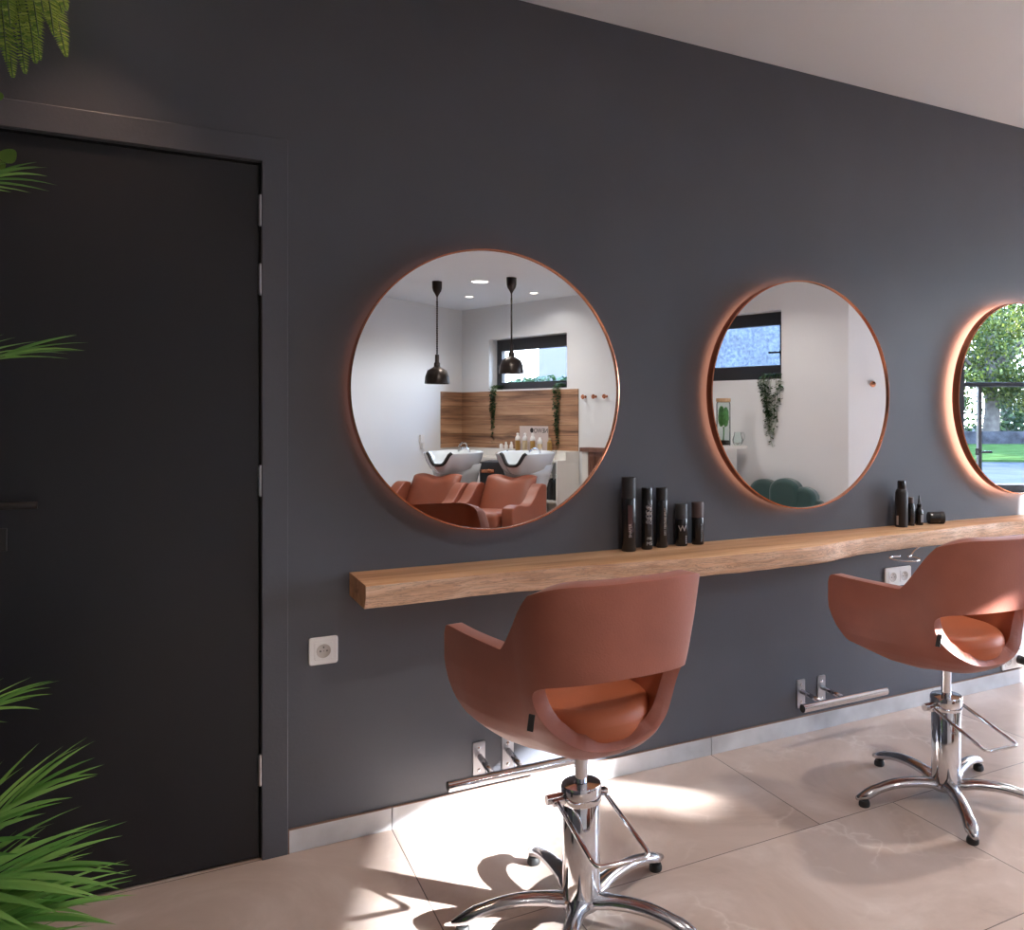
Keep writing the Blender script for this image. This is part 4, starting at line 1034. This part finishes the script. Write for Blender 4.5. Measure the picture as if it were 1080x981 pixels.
for i, (ex, ey, ez, bend) in enumerate(((.255, -.04, -.06, .12), (.245, .06, -.13, .10), (.20, -.06, -.20, .10), (.15, .0, -.22, .08), (.22, -.10, -.10, .12), (.17, .08, -.12, .08), (.25, .02, .02, .12), (.20, -.12, .02, .12), (.13, -.12, -.16, .1), (.22, .10, -.02, .12), (.11, .04, -.18, .1), (.24, .03, -.04, .18), (.17, .02, -.20, .14), (.20, .0, -.17, .18), (.235, -.06, -.13, .2), (.145, -.04, -.20, .12), (.26, -.02, -.02, .2), (.185, -.07, -.05, .1), (.225, .04, -.08, .08), (.21, -.09, -.15, .14), (.19, .05, -.06, .2), (.16, -.10, -.14, .14), (.23, -.0, -.10, .15), (.13, .03, -.10, .18), (.18, -.02, -.08, .16), (.14, -.05, -.05, .14), (-.2, -.2, -.2, .15), (-.25, .1, -.1, .15), (.0, -.3, -.15, .15))):
    fern_frond(t, [(0, 0, .05), (ex*.45, ey*.4, .06+bend), (ex*.85, ey*.8, ez*.35+bend*.6), (ex, ey, ez)], 44, .045, i)
# round-leaved vine
t = empty('hanging_vine', (-.585, -.36, 2.20)); tag(t, 'round-leaved green vine dangling at the left edge below the fern', 'plant')
bm = bmesh.new(); st = bmesh.new(); rnd = random.Random(12)
P_ = smoothpath([(-.08, .0, .05), (.0, -.0, .12), (.13, .0, .06), (.20, 0, -.05), (.225, 0, -.16), (.215, 0, -.26), (.235, .0, -.34)], 8); tube(st, P_, .0016, 6)
for i in (14, 20, 24, 27, 30, 34, 41, 45, 48):
    p = P_[i]; a = rnd.uniform(-.8, .8); c = p+Vector((.022*math.sin(a)+.006, -.012, -.014)); r = rnd.uniform(.014, .020)
    mx = Matrix.Translation(c) @ Matrix.Rotation(rnd.uniform(-.5, .5), 4, 'Z') @ Matrix.Rotation(PI/2+rnd.uniform(-.4, .4), 4, 'X')
    vs = [bm.verts.new(mx @ Vector((r*math.cos(2*PI*k/14)*(1-.12*math.cos(2*PI*k/14)), r*math.sin(2*PI*k/14)*.86, .15*r*math.cos(4*PI*k/14)))) for k in range(14)]; cc = bm.verts.new(mx @ Vector((0, 0, -.002)))
    for k in range(14): bm.faces.new((vs[k], vs[(k+1) % 14], cc))
obj('leaves', bm, M['potosleaf'], t, smooth=True); obj('stem', st, M['stem'], t)

# ------------------------------------------------------------------ outdoors
def outp(px_a, w):
    """ground point w metres along the reflected view; px_a = horizontal tangent"""
    f = (px_a*.880+.475, -.475*px_a+.880)
    return Vector((f[0]*w, -.1-(f[1]*w-2.6296)))
fwd = Vector((.475, -.880)); rgt = Vector((.880, .475)); O = Vector((0, 2.53))
def gp(u, w): p = O+rgt*u+fwd*w; return (p.x, p.y)
bm = bmesh.new()
ring = [tuple(C0+dC*LC*1.0+Vector((.3, .2))), (60, 20), (60, -60), (-20, -60), (-20, -12)]
def quad(name, pts, z0, z1, m, lab):
    bm = bmesh.new(); prism(bm, pts, z0, z1); return struct(obj(name, bm, m), lab)
quad('ground', [(90, 30), (-40, 30), (-40, -90), (90, -90)], -.5, -.135, M['paving'], 'grey outdoor paving')
bm = bmesh.new(); prism(bm, [gp(-2, 27), gp(40, 24), gp(46, 41), gp(-2, 41)], -.134, -.06); tag(obj('lawn', bm, M['grass']), 'sunlit green lawn strip between the paving and the stone wall', 'lawn', kind='stuff')
bm = bmesh.new(); prism(bm, [gp(-4, 41.3), gp(48, 41.3), gp(48, 42.4), gp(-4, 42.4)], -.134, .55)
tag(obj('garden_wall', bm, M['stone']), 'low grey stone garden wall behind the lawn', 'wall')
bm = bmesh.new(); prism(bm, [gp(10, 17.5), gp(30, 19.5), gp(30, 19.8), gp(10, 17.8)], -.134, -.05); tag(obj('kerb', bm, M['stone']), 'low stone kerb line across the outdoor paving', 'kerb')
def tree(u, w, h, cr, label, seed, m, trunk_r=.35, n=2600, low=1.6, lsz=.20):
    rnd = random.Random(seed); g = gp(u, w); t = empty('tree', (g[0], g[1], -.13)); tag(t, label, 'tree', 'trees outside behind the garden wall')
    bm = bmesh.new(); tube(bm, smoothpath([(0, 0, 0), (.1, .05, h*.2), (-.1, .1, h*.4), (.05, 0, h*.7)], 5), [trunk_r*(1-.6*i/15) for i in range(16)], 12)
    for k in range(7):
        a = rnd.uniform(0, 2*PI); z = h*rnd.uniform(.28, .5); tube(bm, smoothpath([(0, 0, z), (cr*.3*math.cos(a), cr*.3*math.sin(a), z+h*.12), (cr*.7*math.cos(a), cr*.7*math.sin(a), z+h*.28)], 4), [trunk_r*.38*(1-.8*i/8) for i in range(9)], 7)
    obj('trunk', bm, M['bark_tree'], t, smooth=True)
    bm = bmesh.new(); cl = [(Vector((rnd.gauss(0, .42), rnd.gauss(0, .42), rnd.uniform(0, 1))), rnd.uniform(.5, 1)) for _ in range(46)]
    for i in range(n):
        c, s_ = cl[rnd.randrange(len(cl))]; p = Vector((c.x*cr, c.y*cr, low+c.z*(h-low)))+Vector((rnd.gauss(0, .3), rnd.gauss(0, .3), rnd.gauss(0, .28)))*s_*cr*.42
        if p.z < low*.7: p.z = low*.7+rnd.random()*.5
        a = Vector((rnd.uniform(-1, 1), rnd.uniform(-1, 1), rnd.uniform(-1, 1))).normalized(); b_ = a.cross(Vector((rnd.uniform(-1, 1), rnd.uniform(-1, 1), 1))).normalized(); z_ = lsz*rnd.uniform(.5, 1.2)
        V = [bm.verts.new(p+a*z_*.6), bm.verts.new(p+b_*z_*.35), bm.verts.new(p-a*z_*.6), bm.verts.new(p-b_*z_*.35)]; bm.faces.new(V)
    obj('foliage', bm, M[m], t)
tree(20.2, 46, 9.0, 4.4, 'yellow-green tree with thick forked trunk outside the large window', 21, 'treeleaf', .5, 13000, 2.6)
tree(15.5, 44.5, 8.0, 3.6, 'light green tree left of the thick forked trunk, near window frame', 22, 'treeleaf', .3, 9000, 1.2)
tree(25.0, 45, 8.6, 4.2, 'dense green tree right of the thick forked trunk', 23, 'treeleaf', .35, 11000, 1.4)
tree(18.5, 56, 9.5, 6.0, 'dark green background tree behind the yellow-green tree', 24, 'treeleaf2', .4, 8000, .5, .34)
tree(26.0, 57, 9.5, 6.5, 'dark green background tree at the right beyond the garden wall', 25, 'treeleaf2', .4, 8000, .5, .34)
tree(32.0, 50, 8.5, 5.0, 'leafy tree farthest right beyond the garden wall', 26, 'treeleaf', .35, 5000, 1.2)
# hedge and house beyond the small window
def wallout(x, dist): p = A0+dB*x+Vector((dB.y, -dB.x))*dist; return p
bm = bmesh.new(); rnd = random.Random(31)
nrm = Vector((dB.y, -dB.x))
for i in range(9000):
    p = wallout(rnd.uniform(-13, -5), 9+rnd.uniform(-.5, .6)); z = rnd.uniform(0, 2.30+.12*math.sin(p.x*3)); a = Vector((rnd.uniform(-1, 1), rnd.uniform(-1, 1), rnd.uniform(-1, 1))).normalized(); b_ = a.cross(Vector((.3, .2, 1))).normalized(); q = Vector((p.x, p.y, z)); s_ = .16
    bm.faces.new([bm.verts.new(q+a*s_*.6), bm.verts.new(q+b_*s_*.4), bm.verts.new(q-a*s_*.6), bm.verts.new(q-b_*s_*.4)])
tag(obj('hedge', bm, M['treeleaf2']), 'clipped green hedge outside the small splashback window', 'hedge')
p1 = wallout(-4.6, 8); bm = bmesh.new(); box(bm, 0, 5.53, 0, .25, -.13, 5.19); o = obj('sun_cutting_wall', bm, mat('grey_blue_wall_render', (.055, .066, .082), .8, noise=.25, nscale=3)); o.matrix_basis = frame_mx(p1, dB, -nrm)  # wall added outside; its top and end are shaped to cut the sunbeam
tag(o, 'tall blue-grey wall added behind the rain-textured window to shape the sunbeam', 'wall')
t = tag(empty('neighbour_house'), 'pale lilac rendered house wall seen through the splashback window', 'house')
p0 = wallout(-12.65, 13)
bm = bmesh.new(); box(bm, 0, 5, 0, 5, 0, 6.5); o = obj('house_wall', bm, M['render'], t); o.matrix_basis = frame_mx(p0, dB, -nrm)
bm = bmesh.new(); prism(bm, [(-.3, 6.5), (5.3, 6.5), (2.5, 8.6)], -5.3, .3, Matrix.Rotation(PI/2, 4, 'X')); o = obj('roof', bm, M['slat'], t); o.matrix_basis = frame_mx(p0, dB, -nrm)

# ------------------------------------------------------------------ light
w = bpy.data.worlds.new('sky'); S.world = w; w.use_nodes = True; nt = w.node_tree
bg = nt.nodes['Background']
tcw = N(nt, 'ShaderNodeTexCoord'); sx = N(nt, 'ShaderNodeSeparateXYZ'); nt.links.new(tcw.outputs['Generated'], sx.inputs[0])
rw = ramp(nt, [(0, (.80, .89, 1.0)), (.5, (.42, .64, 1.0))]); nt.links.new(sx.outputs['Z'], rw.inputs['Fac']); nt.links.new(rw.outputs['Color'], bg.inputs['Color'])
bg.inputs['Strength'].default_value = 15.0
def lamp(name, typ, loc, energy, col, **k):
    l = bpy.data.lights.new(name, typ); l.energy = energy; l.color = col
    for a, b in k.items(): setattr(l, a, b)
    o = bpy.data.objects.new(name, l); o.location = loc; return link(o)
EL = math.radians(19.9)
sun = lamp('sun', 'SUN', (0, 0, 10), 65, (1, .97, .93), angle=math.radians(1.0))
sd = Vector((-.7071*math.cos(EL), .7071*math.cos(EL), -math.sin(EL))); sun.rotation_euler = sd.to_track_quat('-Z', 'Y').to_euler()
def aim(o, p): o.rotation_euler = (Vector(p)-o.location).to_track_quat('-Z', 'Y').to_euler()
# ceiling downlights over the working side (fixtures above the frame)
for (x, y, lab, en, sz) in ((3.0, -.95, 'recessed ceiling downlight above the right chair', 55, 1.9), (1.05, -1.75, 'recessed ceiling downlight in front of the left chair', 48, 2.2), (-.22, -.30, 'recessed ceiling downlight above the black door', 15, 1.25), (4.2, -3.2, 'recessed ceiling downlight before the garden window', 30, 2.4), (2.45, -4.15, 'recessed ceiling downlight in mid room before the wash units', 75, 2.6), (.3, -3.4, 'recessed ceiling downlight behind the left seat', 15, 2.4)):
    downlight(x, y, .045, lab)
    l = lamp('downlight_beam', 'SPOT', (x, y, HC-.012), en, (1, .62, .42) if x < 0 else (1, .93, .87), spot_size=sz, spot_blend=.7, shadow_soft_size=.03)
for (x, y, en) in ((2.73, -5.765, 60), (2.967, -6.871, 25), (3.521, -6.235, 25)):
    lamp('downlight_beam', 'SPOT', (x, y, HC-.012), en, (1, .94, .89), spot_size=2.7, spot_blend=.8, shadow_soft_size=.05)

# wall frames whose local x runs right-to-left are turned into ordinary right-handed ones
FX = Matrix.Diagonal((-1, 1, 1, 1))
def unmirror(o, top=True):
    if o.type == 'MESH': o.data.transform(FX); o.data.flip_normals()
    o.matrix_basis = (o.matrix_basis @ FX) if top else (FX @ o.matrix_basis @ FX)
    for c in list(o.children): unmirror(c, False)
for o in [o for o in S.objects if o.parent is None and o.type in ('MESH', 'EMPTY') and o.matrix_basis.to_3x3().determinant() < 0]: unmirror(o)
for e in [o for o in S.objects if o.parent is not None and o.type == 'MESH' and o.matrix_basis.to_3x3().determinant() < 0]:
    e.data.transform(FX); e.data.flip_normals(); e.matrix_basis = e.matrix_basis @ FX

# ------------------------------------------------------------------ camera
cam = bpy.data.cameras.new('camera'); co = bpy.data.objects.new('camera', cam); link(co); S.camera = co
co.location = (0, -2.6296, 1.2914); co.rotation_euler = (PI/2, 0, -.4951)
cam.sensor_fit = 'HORIZONTAL'; cam.sensor_width = 36; cam.lens = 870.8/1080*36
cam.shift_x = -(661.9-540)/1080; cam.shift_y = -(490.5-439.7)/1080; cam.clip_start = .02; cam.clip_end = 300
S.view_settings.view_transform = 'Standard'; S.view_settings.look = 'None'; S.view_settings.gamma = 1; S.view_settings.use_curve_mapping = False
S.view_settings.exposure = 0.58
S.cycles.max_bounces = 10; S.cycles.diffuse_bounces = 5; S.cycles.glossy_bounces = 6; S.cycles.transparent_max_bounces = 12; S.cycles.caustics_reflective = False; S.cycles.caustics_refractive = False
S.cycles.sample_clamp_indirect = 6
